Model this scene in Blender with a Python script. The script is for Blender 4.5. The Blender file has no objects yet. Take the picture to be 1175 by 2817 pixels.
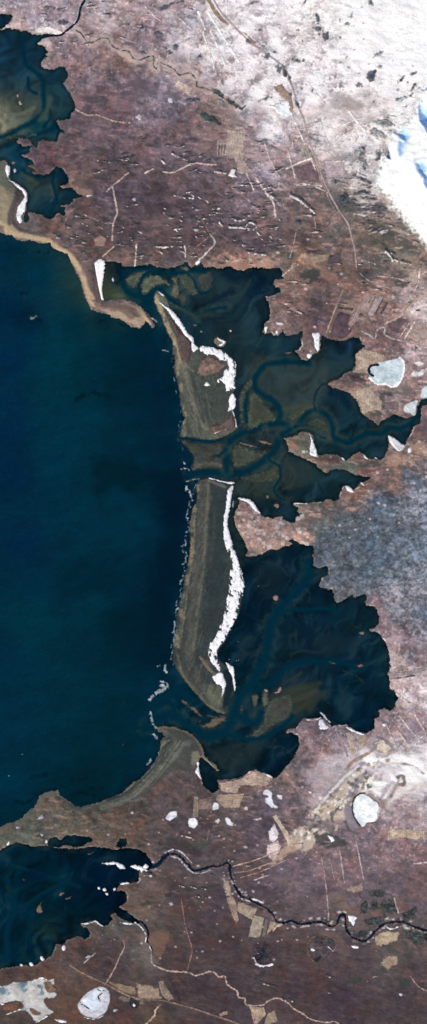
import bpy, math, random
import numpy as np
random.seed(7)
rng = np.random.RandomState(11)
SC = bpy.context.scene
COL = SC.collection
f32 = np.float32

# ------------------------------------------------------------------ map helpers
# The landscape is surveyed on a plan in cells of 10 m (east = +x, south = +y); one Blender unit is 100 m.
CX, CY = 587.5, 1408.5
def WX(x): return (x - CX) * 0.1
def WY(y): return (CY - y) * 0.1
def P(s):
    return [tuple(float(v) for v in t.split(',')) for t in s.split()]

_T = [rng.rand(256, 256).astype(f32) for _ in range(24)]
def vnoise(x, y, seed):
    T = _T[seed % 24]
    xi = np.floor(x); yi = np.floor(y)
    fx = (x - xi).astype(f32); fy = (y - yi).astype(f32)
    fx = fx * fx * (3 - 2 * fx); fy = fy * fy * (3 - 2 * fy)
    i = (xi.astype(np.int64) + seed * 37) & 255; j = (yi.astype(np.int64) + seed * 91) & 255
    i1 = (i + 1) & 255; j1 = (j + 1) & 255
    return (T[j, i] * (1 - fx) + T[j, i1] * fx) * (1 - fy) + (T[j1, i] * (1 - fx) + T[j1, i1] * fx) * fy
def fbm(x, y, scale, octv=3, seed=0, ang=0.0, st=1.0, gain=0.55):
    """value noise in about -1..1; st stretches it along the direction ang (degrees, clockwise from east on the plan)"""
    a = math.radians(ang); c, s = math.cos(a), math.sin(a)
    u = (x * c + y * s) / (scale * st); v = (-x * s + y * c) / scale
    out = 0; amp = 1.0; tot = 0
    for k in range(octv):
        out = out + amp * (vnoise(u, v, seed + k * 5) * 2 - 1); tot += amp
        u = u * 2.03 + 17.3; v = v * 2.03 + 5.7; amp *= gain
    return out / tot * 1.5
def sstep(a, b, v):
    t = np.clip((v - a) / (b - a), 0, 1); return t * t * (3 - 2 * t)

def edge_dist(pts, xs, ys, R, closed):
    D = np.full((len(ys), len(xs)), R, f32)
    n = len(pts)
    for k in range(n if closed else n - 1):
        (ax, ay), (bx, by) = pts[k], pts[(k + 1) % n]
        i0 = np.searchsorted(xs, min(ax, bx) - R); i1 = np.searchsorted(xs, max(ax, bx) + R)
        j0 = np.searchsorted(ys, min(ay, by) - R); j1 = np.searchsorted(ys, max(ay, by) + R)
        if i0 >= i1 or j0 >= j1: continue
        X = xs[None, i0:i1]; Y = ys[j0:j1, None]
        dx, dy = bx - ax, by - ay
        L = dx * dx + dy * dy + 1e-9
        t = np.clip(((X - ax) * dx + (Y - ay) * dy) / L, 0, 1)
        d = np.hypot(X - ax - t * dx, Y - ay - t * dy)
        sub = D[j0:j1, i0:i1]
        np.minimum(sub, d, out=sub)
    return D
def inside(pts, xs, ys):
    A = np.zeros((len(ys), len(xs) + 1), np.int16)
    n = len(pts)
    for k in range(n):
        (ax, ay), (bx, by) = pts[k], pts[(k + 1) % n]
        if ay == by: continue
        if ay > by: ax, ay, bx, by = bx, by, ax, ay
        j0 = np.searchsorted(ys, ay); j1 = np.searchsorted(ys, by)
        if j0 >= j1: continue
        yy = ys[j0:j1]
        xi = ax + (yy - ay) / (by - ay) * (bx - ax)
        np.add.at(A, (np.arange(j0, j1), np.searchsorted(xs, xi)), 1)
    return (np.cumsum(A, 1)[:, :-1] & 1).astype(bool)
def sdf(pts, xs, ys, R=40):
    D = edge_dist(pts, xs, ys, R, True)
    return np.where(inside(pts, xs, ys), D, -D)

def smooth_line(pts, step=4.0):
    """Catmull-Rom through the surveyed points"""
    if len(pts) < 3: return pts
    out = []
    q = [pts[0]] + list(pts) + [pts[-1]]
    for i in range(1, len(q) - 2):
        p0, p1, p2, p3 = [np.array(v) for v in q[i - 1:i + 3]]
        n = max(1, int(np.hypot(*(p2 - p1)) / step))
        for k in range(n):
            t = k / n
            out.append(tuple(0.5 * ((2 * p1) + (-p0 + p2) * t + (2 * p0 - 5 * p1 + 4 * p2 - p3) * t * t + (-p0 + 3 * p1 - 3 * p2 + p3) * t ** 3)))
    out.append(tuple(pts[-1]))
    return out
def smooth_poly(pts, step=4.0):
    n = len(pts)
    if n < 4: return pts
    out = []
    for i in range(n):
        p0, p1, p2, p3 = [np.array(pts[(i + k) % n]) for k in (-1, 0, 1, 2)]
        m = max(1, int(np.hypot(*(p2 - p1)) / step))
        for k in range(m):
            t = k / m
            out.append(tuple(0.5 * ((2 * p1) + (-p0 + p2) * t + (2 * p0 - 5 * p1 + 4 * p2 - p3) * t * t + (-p0 + 3 * p1 - 3 * p2 + p3) * t ** 3)))
    return out

# ------------------------------------------------------------------ colour
LIGHT = np.array([1.143, 1.187, 1.291], f32)        # light reaching level ground (sun + sky) / pi, measured once
def lin(c):
    c = np.clip(np.asarray(c, f32) / 255.0, 0, 1)
    return np.where(c <= 0.04045, c / 12.92, ((c + 0.055) / 1.055) ** 2.4)
def tone(c):
    """winter grass, sand and heath are greyer than they look beside the blue water"""
    c = np.asarray(c, f32).copy(); m = c.mean(-1)
    gb = np.maximum(c[..., 1] - c[..., 2], 0) * (c[..., 0] >= c[..., 1]); wb = c[..., 0] - c[..., 2]
    c[..., 2] += .46 * gb; c[..., 1] += .17 * gb
    d = sstep(3, 14, wb) * sstep(130, 85, m)
    c[..., 2] += 3 * d; c[..., 1] += 2 * d; c[..., 0] -= 5 * d
    return c
def albedo(c):
    return np.clip(lin(tone(c)) / LIGHT, 0.0008, 0.95)

# ------------------------------------------------------------------ the survey: water bodies, islands, land cover
BAY = P("""-600,632 0,638 15,644 32,646 45,657 63,663 84,659 101,666 119,671 138,668 143,679 160,690 186,698 195,721 206,743 218,765 225,788 231,806
238,829 253,851 273,860 296,864 307,873 329,877 344,886 359,897 383,905 395,892 400,881 408,886 417,903 426,897 419,881 408,862 389,847 378,836 355,827
337,821 310,822 292,828 287,826 279,806 281,769 288,720 300,719 311,720 333,724 340,734 367,732 378,732 393,730 415,728 434,735 456,737 474,737 489,732
501,728 508,719 515,722 523,732 527,737 536,730 547,728 553,717 560,732 568,737 586,734 601,737 614,739 623,732 638,732 648,741 668,745 687,739 694,735
717,737 739,739 772,737 778,756 784,767 758,769 750,780 758,789 769,791 772,802 759,808 743,815 730,817 737,830 743,849 741,868 743,882 726,888 728,901
720,914 731,920 745,912 754,923 767,922 778,907 787,923 797,923 812,920 835,909 833,920 827,935 831,946 823,961 812,966 823,976 827,989 842,992 855,987
858,976 868,972 876,970 881,957 881,938 883,923 890,922 898,931 924,936 935,938 957,933 972,927 987,931 995,942 1002,953 987,968 976,976 980,990 980,1009
965,1020 950,1024 939,1041 920,1044 905,1052 900,1057 916,1067 935,1072 957,1080 972,1091 984,1106 991,1121 993,1134 1002,1143 1013,1151 1028,1158
1034,1167 1041,1169 1047,1160 1066,1149 1084,1139 1099,1145 1118,1151 1133,1145 1144,1139 1149,1121 1155,1102 1162,1097 1175,1095 1700,1090 1700,1112
1175,1113 1162,1115 1157,1124 1159,1143 1157,1165 1136,1173 1131,1192 1121,1206 1118,1221 1112,1225 1095,1214 1080,1201 1069,1197 1067,1210 1069,1225
1064,1244 1058,1257 1045,1266 1036,1264 1021,1262 1008,1264 998,1251 989,1240 980,1247 965,1257 956,1266 946,1270 939,1259 926,1249 913,1251 894,1249
874,1255 870,1236 863,1214 859,1195 846,1188 831,1186 822,1190 820,1197 797,1201 782,1206 790,1219 795,1240 805,1247 820,1255 838,1262 857,1270 868,1277
877,1288 890,1296 903,1303 907,1294 917,1290 935,1292 954,1294 965,1300 972,1307 987,1307 1002,1311 1021,1313 1013,1320 998,1326 987,1326 984,1339
972,1348 961,1337 950,1335 943,1337 941,1348 931,1363 935,1374 920,1378 905,1374 890,1378 868,1380 846,1385 809,1383 807,1389 820,1396 816,1408 831,1413
823,1417 812,1423 812,1437 797,1439 782,1430 776,1422 765,1421 750,1426 739,1424 724,1422 717,1413 709,1400 698,1381 683,1372 657,1367 653,1370 661,1381
657,1389 648,1404 644,1422 646,1441 657,1463 668,1480 676,1497 683,1515 676,1528 694,1532 709,1528 720,1525 735,1515 752,1510 763,1514 772,1508 786,1501
794,1504 803,1497 797,1488 805,1482 816,1488 825,1497 842,1501 861,1502 863,1515 861,1528 864,1538 861,1556 872,1562 883,1566 894,1558 903,1560 903,1571
905,1582 887,1590 877,1612 890,1618 902,1623 913,1620 918,1633 920,1646 926,1659 939,1657 950,1648 969,1637 978,1644 991,1637 1008,1633 1010,1646
1004,1657 1010,1666 1028,1668 1038,1679 1043,1698 1042,1715 1032,1726 1015,1730 1019,1737 1036,1737 1051,1752 1062,1769 1069,1787 1072,1810 1073,1832
1073,1847 1066,1851 1071,1865 1073,1877 1071,1895 1084,1899 1092,1912 1095,1918 1090,1929 1086,1951 1073,1955 1058,1947 1043,1953 1045,1970 1032,1977
1030,2003 1021,2011 1010,2018 995,2016 976,2009 961,2000 954,1992 939,1994 913,1998 898,1981 883,1973 861,1975 835,1977 823,1990 812,2003 792,2005
788,2016 803,2014 820,2024 825,2044 820,2063 810,2081 797,2100 782,2117 764,2137 754,2141 737,2132 715,2124 704,2117 689,2122 671,2135 648,2143 626,2145
600,2147 603,2169 594,2178 581,2180 572,2174 559,2161 555,2148 551,2134 549,2115 544,2098 549,2087 556,2082 563,2090 575,2101 588,2112 597,2121 602,2119
596,2108 585,2098 573,2089 564,2079 559,2059 548,2041 533,2026 518,2014 495,2005 473,1999 451,1999 432,2001 436,2013 449,2016 454,2026 441,2039 443,2048
440,2067 432,2085 421,2104 406,2122 387,2143 367,2152 350,2169 335,2182 317,2188 294,2199 268,2210 246,2214 223,2219 209,2216 194,2205 175,2193 162,2184
160,2173 151,2178 145,2175 127,2180 108,2188 106,2203 93,2219 78,2232 60,2251 37,2262 19,2264 4,2275 -600,2295""")
LAGOON_NW = P("""-600,84 7,84 17,77 34,80 48,79 60,86 76,84 89,95 112,96 130,93 145,94 156,95 160,97 150,99 127,101 117,108 112,114 102,120 112,125 123,128
132,142 127,151 132,156 119,164 114,175 112,184 128,188 149,192 164,183 177,186 186,199 188,210 179,222 173,229 181,242 192,257 203,274 206,289 207,302
196,311 193,324 175,331 160,330 155,335 163,346 164,352 172,356 178,366 166,365 160,380 156,390 140,387 120,385 105,389 104,402 101,408 92,400 86,390
80,382 76,386 78,391 87,398 91,402 84,405 80,412 83,416 78,424 66,425 60,427 66,430 76,434 88,439 94,446 96,452 80,455 78,458 92,462 99,470 88,473 92,478
110,479 125,479 138,477 148,466 156,458 171,462 180,475 190,489 190,504 177,508 166,512 171,517 188,515 197,517 209,525 218,534 227,538 216,545 204,548
197,558 182,564 168,566 179,571 181,583 184,592 175,594 164,586 153,590 149,599 138,603 127,599 115,590 100,588 86,584 76,582 80,605 74,612 64,610 66,590
72,575 75,556 76,540 71,524 58,513 41,501 30,495 26,486 29,471 26,456 20,445 15,441 -600,441""")
COVE = P("-160,36 15,38 33,42 34,50 28,60 17,69 7,78 -160,84")
TONGUE = P("38,388 48,385 50,378 62,379 66,384 76,381 83,391 90,398 86,404 78,401 62,405 57,398 47,391")
LAGOON_SW = P("""-600,2345 0,2339 19,2326 48,2317 89,2329 123,2326 160,2333 209,2335 238,2331 261,2329 320,2337 346,2333 376,2335 400,2346 412,2362 418,2376
424,2384 418,2391 400,2393 388,2390 384,2394 383,2410 381,2425 360,2428 345,2432 335,2436 324,2439 320,2451 343,2452 350,2465 348,2482 335,2491 328,2495
343,2504 358,2514 372,2525 387,2534 384,2539 372,2540 343,2532 324,2521 317,2512 305,2516 309,2529 298,2542 285,2547 272,2540 261,2532 238,2538 220,2542
227,2549 242,2555 248,2564 246,2577 233,2585 223,2577 216,2573 201,2581 182,2586 175,2596 153,2599 149,2614 143,2629 127,2640 112,2644 101,2653 86,2657
63,2655 41,2659 22,2661 0,2667 -600,2680""")
INLET_SW = P("130,2318 138,2306 153,2301 168,2310 179,2300 205,2296 227,2300 257,2306 257,2313 238,2318 232,2327 209,2330 179,2326 164,2332 134,2328")
POND_SW = P("318,2328 323,2314 331,2307 348,2307 351,2320 346,2329 330,2331")
BAR_N = P("""422,819 428,842 441,868 452,897 463,923 474,942 474,968 480,990 478,1017 484,1043 489,1060 493,1087 497,1117 501,1139 508,1151 499,1162 497,1180
493,1199 500,1204 534,1205 556,1210 586,1212 609,1206 638,1192 653,1178 653,1165 648,1140 644,1130 648,1124 650,1098 648,1088 642,1082 650,1066 648,1048
651,1020 650,998 635,979 616,964 603,960 586,955 564,950 550,952 534,942 530,923 512,905 497,882 484,864 469,847 460,819 452,808 439,799 430,799""")
FLAT_MID = P("""493,1206 512,1210 549,1216 579,1218 603,1213 614,1218 614,1244 601,1253 590,1255 614,1257 616,1277 609,1288 601,1294 564,1292 530,1296 527,1281
530,1262 519,1240 504,1221""")
BAR_S = P("""553,1318 571,1313 586,1314 609,1322 638,1324 649,1327 642,1344 640,1359 635,1385 629,1411 627,1430 633,1463 640,1497 650,1523 661,1556 670,1579
674,1601 672,1623 668,1653 657,1694 638,1728 620,1765 605,1785 600,1800 606,1815 618,1826 630,1836 640,1850 644,1870 642,1890 646,1906 637,1921 631,1940
629,1959 622,1966 611,1965 592,1959 570,1944 548,1921 525,1895 503,1869 488,1847 475,1824 473,1795 476,1770 481,1745 484,1698 489,1668 499,1638 501,1609
506,1586 515,1556 519,1523 522,1497 521,1467 519,1450 523,1422 528,1400 538,1381 540,1359 536,1337 545,1323""")

S = 2.0
gx = np.arange(-110, 1286.1, S).astype(f32); gy = np.arange(-110, 2928.1, S).astype(f32)
NX, NY = len(gx), len(gy)
GX, GY = np.meshgrid(gx, gy)
def merge(a, b): return np.maximum(a, b)
dB = sdf(BAY, gx, gy); 
dW = merge(dB, sdf(LAGOON_NW, gx, gy)); dW = merge(dW, sdf(LAGOON_SW, gx, gy)); dW = merge(dW, sdf(INLET_SW, gx, gy))
dW = merge(dW, sdf(POND_SW, gx, gy)); dW = merge(dW, sdf(COVE, gx, gy))
dW = np.minimum(dW, -sdf(TONGUE, gx, gy))
jag = fbm(GX, GY, 15, 4, 1, 0, 1, .75) * 2.2 + fbm(GX, GY, 4.5, 1, 4) * 1.3
dW = dW + jag                                  # > 0 on water; islands are objects of their own
LAND = -dW

# height of the ground: low coast, gentle heath, rising towards the north east
rough = fbm(GX, GY, 46, 3, 2) * 0.16 + fbm(GX, GY, 12, 3, 3, 8, 2.2) * 0.055
north = np.clip((GX - 350 - 0.9 * (GY - 100)) / 900, 0, 1)
H = np.where(LAND > 0, 0.02 + 0.012 * np.clip(LAND, 0, 30) + (rough + 0.16) * np.clip(LAND / 40, 0.05, 1) + north * 0.9, np.maximum(-0.6, LAND * 0.03) - 0.01).astype(f32)

def bil(A, x, y, x0=-110.0, y0=-110.0, st=S):
    u = np.clip((np.asarray(x, f32) - x0) / st, 0, A.shape[1] - 1.001); v = np.clip((np.asarray(y, f32) - y0) / st, 0, A.shape[0] - 1.001)
    i = u.astype(int); j = v.astype(int); fu = u - i; fv = v - j
    if A.ndim == 3: fu = fu[..., None]; fv = fv[..., None]
    return (A[j, i] * (1 - fu) + A[j, i + 1] * fu) * (1 - fv) + (A[j + 1, i] * (1 - fu) + A[j + 1, i + 1] * fu) * fv
def ground(x, y): return bil(H, x, y)

def scatter_field(samples, st=10.0, power=3.4):
    xs = np.arange(-60, 1240, st); ys = np.arange(-60, 2880, st)
    X, Y = np.meshgrid(xs, ys); acc = np.zeros(X.shape + (3,)); w = np.zeros(X.shape)
    for x, y, r, g, b in samples:
        k = 1.0 / (np.hypot(X - x, Y - y) + 8) ** power
        w += k; acc += k[..., None] * np.array((r, g, b))
    return (acc / w[..., None]).astype(f32)
def S5(s): return [tuple(float(v) for v in t.split(',')) for t in s.split()]
LAND_SAMPLES = S5("""50,30,158,138,146 120,50,156,138,148 300,40,162,146,152 300,150,132,112,112 250,200,131,113,120 200,190,131,107,112 330,230,122,103,112 270,280,112,88,94 330,330,112,90,99 200,360,105,84,88 240,310,114,90,97 420,230,133,118,129 450,300,128,112,122 400,330,126,107,116 450,180,164,147,150 480,60,166,150,157 420,90,140,122,132 560,100,190,177,183 620,120,200,188,194 700,30,232,222,228 640,40,230,220,224 700,200,206,193,199 640,220,190,176,184 720,250,206,195,201 760,140,222,212,216 720,130,205,192,200 850,60,232,222,222 900,200,226,216,222 850,250,228,219,225 820,210,225,215,220 900,300,212,196,202 950,350,186,168,168 880,370,200,184,186 1000,300,215,204,206 1000,60,255,255,255 1100,100,255,255,255 960,130,250,246,248 1000,180,248,244,248 1100,180,252,250,252 1060,280,232,224,226 1150,40,255,255,255 1160,160,255,255,255 1090,300,250,248,250 1050,330,228,220,220 800,350,178,162,168 760,330,225,215,220 720,330,150,132,138 820,400,168,148,148 760,470,156,140,150 730,440,152,134,142 690,400,138,118,122 550,430,115,93,97 500,360,115,93,99 590,340,125,105,105 600,480,110,90,97 660,420,130,110,115 300,450,99,77,83 300,520,90,73,83 380,430,104,83,90 420,380,112,90,97 450,560,90,75,84 400,520,88,73,81 200,500,115,90,88 150,440,105,77,84 110,460,97,71,79 190,450,107,84,88 150,620,120,93,88 130,560,112,88,86 60,620,110,92,84 260,620,101,79,81 230,560,105,81,84 330,600,97,77,79 350,640,92,71,75 600,560,104,84,90 540,520,101,84,92 700,520,130,112,122 670,500,129,110,118 740,490,148,130,140 780,560,129,110,114 550,650,86,66,71 500,620,94,75,81 470,680,93,73,77 700,650,106,88,97 640,640,99,80,88 760,640,99,80,85 620,720,157,119,103 720,720,150,115,98 420,700,107,84,84 380,700,110,90,86 500,710,114,92,90 850,650,102,80,83 900,660,115,92,88 900,620,138,111,103 1000,620,131,110,99 1040,650,117,101,90 1100,700,143,123,106 1080,740,117,94,90 800,580,116,94,94 840,550,126,105,107 850,480,133,110,110 950,560,118,103,99 900,540,122,104,101 960,500,154,144,144 1000,520,172,162,162 970,460,198,188,188 940,480,180,166,166 900,450,185,170,170 990,480,200,192,194 1010,440,190,180,180 900,760,112,85,81 850,700,152,121,97 880,740,117,94,88 800,820,135,105,98 800,760,129,103,92 850,840,106,83,85 880,880,99,76,83 820,880,117,94,97 780,860,140,111,103 930,880,108,83,85 1000,760,112,87,81 1000,860,140,112,101 1050,790,146,114,103 1130,800,172,141,135 1150,860,190,172,170 1100,880,140,112,112 1040,930,117,89,92 1040,960,123,100,101 1120,960,165,144,148 1160,1000,150,132,138 960,1040,113,87,85 1000,1080,163,137,119 1040,1090,129,107,106 1100,1080,150,130,125 1140,1060,152,128,128 1070,1110,129,107,109 1020,1130,122,98,92 1165,1150,117,89,92 1150,1230,163,130,115 1160,1190,112,85,85 1110,1260,146,114,99 1150,1280,123,96,94 900,1260,123,94,85 840,1230,115,105,88 800,1215,129,105,90 950,1280,108,103,92 980,1250,129,94,83 1000,1290,122,92,88 1060,1310,127,96,88 1070,1340,131,101,94 980,1360,138,105,92 960,1370,129,96,87 880,1390,131,101,88 850,1410,129,107,99 840,1470,163,128,115 800,1470,163,130,119 900,1420,96,100,104 870,1440,104,106,104 950,1430,88,96,106 700,1450,156,128,119 680,1400,135,103,99 740,1460,152,123,112 900,1480,74,86,100 880,1520,72,78,90 930,1500,84,94,104 970,1490,78,90,106 1010,1500,74,86,102 1040,1400,84,96,112 1100,1300,84,96,110 1060,1370,72,82,98 1130,1330,104,110,126 1150,1370,132,132,148 1120,1400,124,124,134 1160,1420,120,124,140 1110,1460,82,92,110 1150,1500,104,112,128 1050,1530,82,92,110 1010,1560,96,104,112 970,1580,84,92,104 930,1600,80,88,100 920,1640,96,98,108 1000,1600,92,98,108 1060,1570,112,116,122 1100,1540,108,114,126 1160,1560,118,122,134 1080,1640,146,138,148 1120,1600,136,132,144 1150,1620,140,132,142 1040,1660,140,112,116 1060,1710,130,108,116 1090,1700,112,112,122 1130,1720,136,118,126 1160,1700,108,112,128 1100,1770,146,130,140 1150,1800,126,114,124 1110,1830,186,162,158 1120,1890,172,152,158 1160,1860,178,160,164 1150,1920,196,180,184 1150,1980,154,134,142 1110,1960,150,132,136 1060,1990,135,114,120 1050,2020,150,134,140 1150,2040,190,176,181 1100,2070,206,196,200 850,2020,124,103,108 880,2050,139,118,124 920,2060,145,127,135 950,2090,168,154,160 830,2100,118,101,106 790,2130,150,118,106 870,2130,122,103,110 850,2180,127,110,116 800,2200,114,99,103 800,2250,124,106,111 700,2300,99,82,91 740,2240,97,85,95 1130,2210,156,140,148 1100,2250,150,131,137 1160,2180,184,172,180 1100,2340,139,114,120 1000,2360,133,110,116 950,2400,132,108,114 900,2360,131,110,116 820,2430,122,103,111 800,2380,118,97,106 850,2500,103,85,90 720,2440,97,76,82 760,2480,106,85,89 1120,2470,116,93,97 1150,2420,118,95,101 1010,2480,110,91,93 940,2500,116,93,89 600,2250,110,87,82 560,2280,93,74,78 480,2300,89,71,74 430,2200,97,76,76 500,2170,97,78,78 460,2130,101,82,74 400,2220,93,72,70 350,2260,101,76,66 250,2260,100,82,72 300,2240,97,80,70 100,2280,106,91,80 60,2290,99,91,78 160,2260,101,87,76 140,2210,110,89,78 180,2230,114,95,78 200,2210,106,91,78 280,2220,110,95,80 380,2180,103,85,76 480,2420,90,69,69 420,2430,112,89,82 400,2460,106,82,74 550,2410,97,78,78 620,2400,95,76,76 550,2550,82,61,64 600,2480,87,70,76 620,2600,78,60,64 450,2620,78,58,59 430,2560,106,78,68 500,2500,87,66,66 650,2650,79,61,64 600,2740,79,60,64 830,2680,79,59,64 800,2600,89,66,64 950,2750,79,58,64 950,2640,89,70,74 1100,2750,80,64,68 1160,2660,91,68,70 1150,2600,106,85,80 1060,2680,95,76,74 500,2730,76,57,61 480,2790,82,64,64 300,2620,85,61,61 330,2590,87,61,61 250,2620,87,64,61 270,2660,82,59,61 200,2600,100,74,69 300,2560,112,91,80 340,2570,116,95,85 150,2700,110,78,66 200,2690,101,74,64 180,2760,101,70,57 50,2690,97,70,61 40,2810,85,66,57 350,2790,87,61,61 420,2800,101,76,61 380,2480,110,85,74 390,2620,110,97,93 1100,2600,95,80,78 30,100,170,150,150 100,90,165,148,152""")
SEA_SAMPLES = S5("""30,700,0,40,66 100,760,0,46,70 20,850,0,36,69 20,1000,0,37,70 200,900,0,46,68 150,1000,0,50,70 110,1080,0,50,70 170,930,0,50,70 300,950,0,38,56 250,1000,0,44,64 400,1100,0,42,62 350,1000,0,38,58 50,1100,0,39,70 250,1150,0,48,70 320,1080,0,36,56 150,1200,0,48,72 300,1340,0,44,66 150,1300,0,46,72 30,1300,0,36,70 20,1200,0,36,69 440,1350,0,38,56 480,1400,0,26,46 500,1350,0,28,48 380,1420,0,50,72 400,1480,0,46,68 250,1450,0,46,70 60,1500,0,36,68 100,1600,0,42,68 280,1560,0,40,60 180,1640,0,42,64 450,1650,0,32,50 430,1750,0,32,50 460,1580,0,30,48 250,1650,0,46,66 80,1750,0,48,68 90,1700,0,49,68 400,1800,0,34,52 350,1720,0,36,54 20,1800,0,42,70 200,1900,0,44,64 100,1900,0,44,66 420,1900,0,42,62 440,1950,0,42,60 300,2050,0,40,58 400,2040,0,42,60 100,2050,0,45,68 30,2150,0,45,70 30,2000,0,44,70 250,2170,0,34,50 350,2120,0,40,58 460,1140,0,36,56 460,1250,0,36,56 440,1050,0,36,56 400,950,0,38,58 330,1250,0,38,58 300,850,0,40,62 60,940,0,40,70 400,830,4,48,66 345,800,4,52,66 440,745,4,54,66 650,800,20,44,57 600,770,22,46,57 550,860,24,47,56 500,780,52,64,66 700,850,22,46,57 650,900,22,46,57 620,840,23,46,56 720,780,18,43,59 740,750,20,44,60 690,760,17,42,57 850,970,28,51,60 820,940,24,48,61 950,950,17,43,61 960,990,27,52,62 780,960,18,47,59 740,960,22,48,59 680,1000,35,53,59 800,1050,38,57,62 750,1040,28,51,61 850,1020,35,55,62 900,1020,34,55,62 850,1080,38,57,62 700,950,22,47,57 930,1070,17,43,59 940,1110,18,43,60 900,1110,22,47,59 960,1160,20,47,59 950,1190,18,51,63 1050,1170,18,52,62 1050,1240,17,42,56 1100,1190,17,43,57 1000,1230,18,46,57 900,1220,21,49,59 900,1190,32,55,62 740,1230,42,55,57 700,1330,39,53,56 660,1350,30,49,54 760,1360,21,47,57 800,1300,22,48,57 830,1380,18,44,55 900,1330,21,47,55 860,1310,18,46,56 1000,1315,22,46,55 850,1350,17,43,57 800,1380,20,44,55 640,1400,22,44,51 640,1480,15,38,49 700,1560,5,30,46 720,1600,12,32,46 680,1680,4,27,42 690,1760,8,30,44 850,1560,7,40,56 800,1530,7,35,51 760,1600,7,30,46 780,1560,13,36,51 880,1660,5,33,52 830,1620,5,30,49 830,1720,10,36,51 950,1700,12,38,52 1000,1700,12,40,54 850,1760,7,30,47 1000,1760,10,38,52 800,1790,13,38,49 830,1830,15,38,51 900,1780,12,35,51 1000,1850,7,35,52 1050,1850,13,41,54 900,1900,8,35,52 960,1880,7,36,54 830,1900,31,46,51 1000,1960,5,33,52 1060,1930,7,38,54 870,1950,10,36,51 700,2080,7,30,44 640,2100,15,36,47 790,2060,5,32,49 750,2100,5,28,46 570,2140,10,32,44 600,2060,15,36,47 720,2050,13,36,47 820,1950,10,40,51 660,1800,5,30,46 670,1870,5,40,56 30,130,16,48,70 60,200,18,52,74 10,180,18,52,72 40,270,60,72,72 20,230,34,60,72 150,230,20,58,72 150,270,26,62,74 100,120,16,48,66 100,160,18,50,70 140,210,16,52,70 100,340,2,58,74 160,350,2,44,66 10,310,138,126,96 40,340,112,104,84 80,310,88,90,80 20,350,122,112,88 100,290,66,80,78 90,225,40,66,76 120,310,60,80,76 30,400,4,50,70 50,430,6,48,70 60,450,10,52,70 60,490,36,58,66 90,500,50,66,64 130,530,46,64,66 100,550,30,56,64 170,480,6,42,66 200,530,6,42,62 150,560,8,46,64 120,580,8,42,60 140,500,42,62,66 20,50,16,44,66 300,740,44,60,60 300,770,58,66,58 330,745,10,32,50 310,800,72,76,60 325,810,96,92,72 290,810,70,72,56 50,2400,0,40,56 250,2400,0,20,42 300,2440,0,20,42 100,2500,2,38,52 60,2620,0,36,52 200,2480,4,30,48 130,2560,18,46,52 150,2600,8,38,50 30,2550,0,36,54 80,2400,0,28,48 160,2380,2,34,52 150,2430,2,42,52 200,2530,6,34,48 330,2410,0,22,42 300,2370,4,28,44 60,2340,4,34,46 200,2320,10,32,44 330,2320,6,28,40 380,2365,4,22,36 230,2350,2,28,44""")

class Paint:
    def __init__(s, xs, ys, C): s.xs, s.ys, s.C = xs, ys, C
    def win(s, pts, m):
        a = np.array(pts)
        i0 = np.searchsorted(s.xs, a[:, 0].min() - m); i1 = np.searchsorted(s.xs, a[:, 0].max() + m)
        j0 = np.searchsorted(s.ys, a[:, 1].min() - m); j1 = np.searchsorted(s.ys, a[:, 1].max() + m)
        return slice(j0, j1), slice(i0, i1)
    def put(s, sl, M, col):
        sub = s.C[sl]; c = np.asarray(col, f32)
        sub += (c - sub) * M[..., None]
    def fill(s, pts, col, soft=4, k=1.0, nz=2.0, sc=9, seed=3, smooth=False):
        if isinstance(pts, str): pts = P(pts)
        if smooth: pts = smooth_poly(pts)
        sl = s.win(pts, soft + nz + 2); xs, ys = s.xs[sl[1]], s.ys[sl[0]]
        if len(xs) == 0 or len(ys) == 0: return
        X, Y = np.meshgrid(xs, ys)
        d = sdf(pts, xs, ys, 30) + fbm(X, Y, sc, 3, seed) * nz
        s.put(sl, sstep(-soft, soft, d) * k, col)
    def line(s, pts, w, col, soft=2, k=1.0, nz=0.8, seed=5, gap=0.0, w2=None):
        if isinstance(pts, str): pts = P(pts)
        pts = smooth_line(pts)
        sl = s.win(pts, w + soft + 3); xs, ys = s.xs[sl[1]], s.ys[sl[0]]
        if len(xs) == 0 or len(ys) == 0: return
        X, Y = np.meshgrid(xs, ys)
        d = w / 2 - edge_dist(pts, xs, ys, w + soft + 3, False) + fbm(X, Y, 7, 2, seed) * nz
        M = sstep(-soft, soft, d) * k
        if gap: M = M * sstep(-gap, gap * 0.4, fbm(X, Y, 14, 2, seed + 3))
        s.put(sl, M, col)

# --- land colour
wx = fbm(GX, GY, 38, 4, 6) * 20 + fbm(GX, GY, 120, 2, 7) * 14
wy = fbm(GX, GY, 38, 4, 8) * 14 + fbm(GX, GY, 120, 2, 9) * 10
LC = bil(scatter_field(LAND_SAMPLES), GX + wx, GY + wy, -60, -60, 10.0)
lum = LC.mean(-1); LC0 = LC.copy()
pale = sstep(120, 212, lum)                    # snow dusted ground
nE = sstep(100, 700, GX) * sstep(760, 480, GY)  # streaky heath of the north
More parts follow.
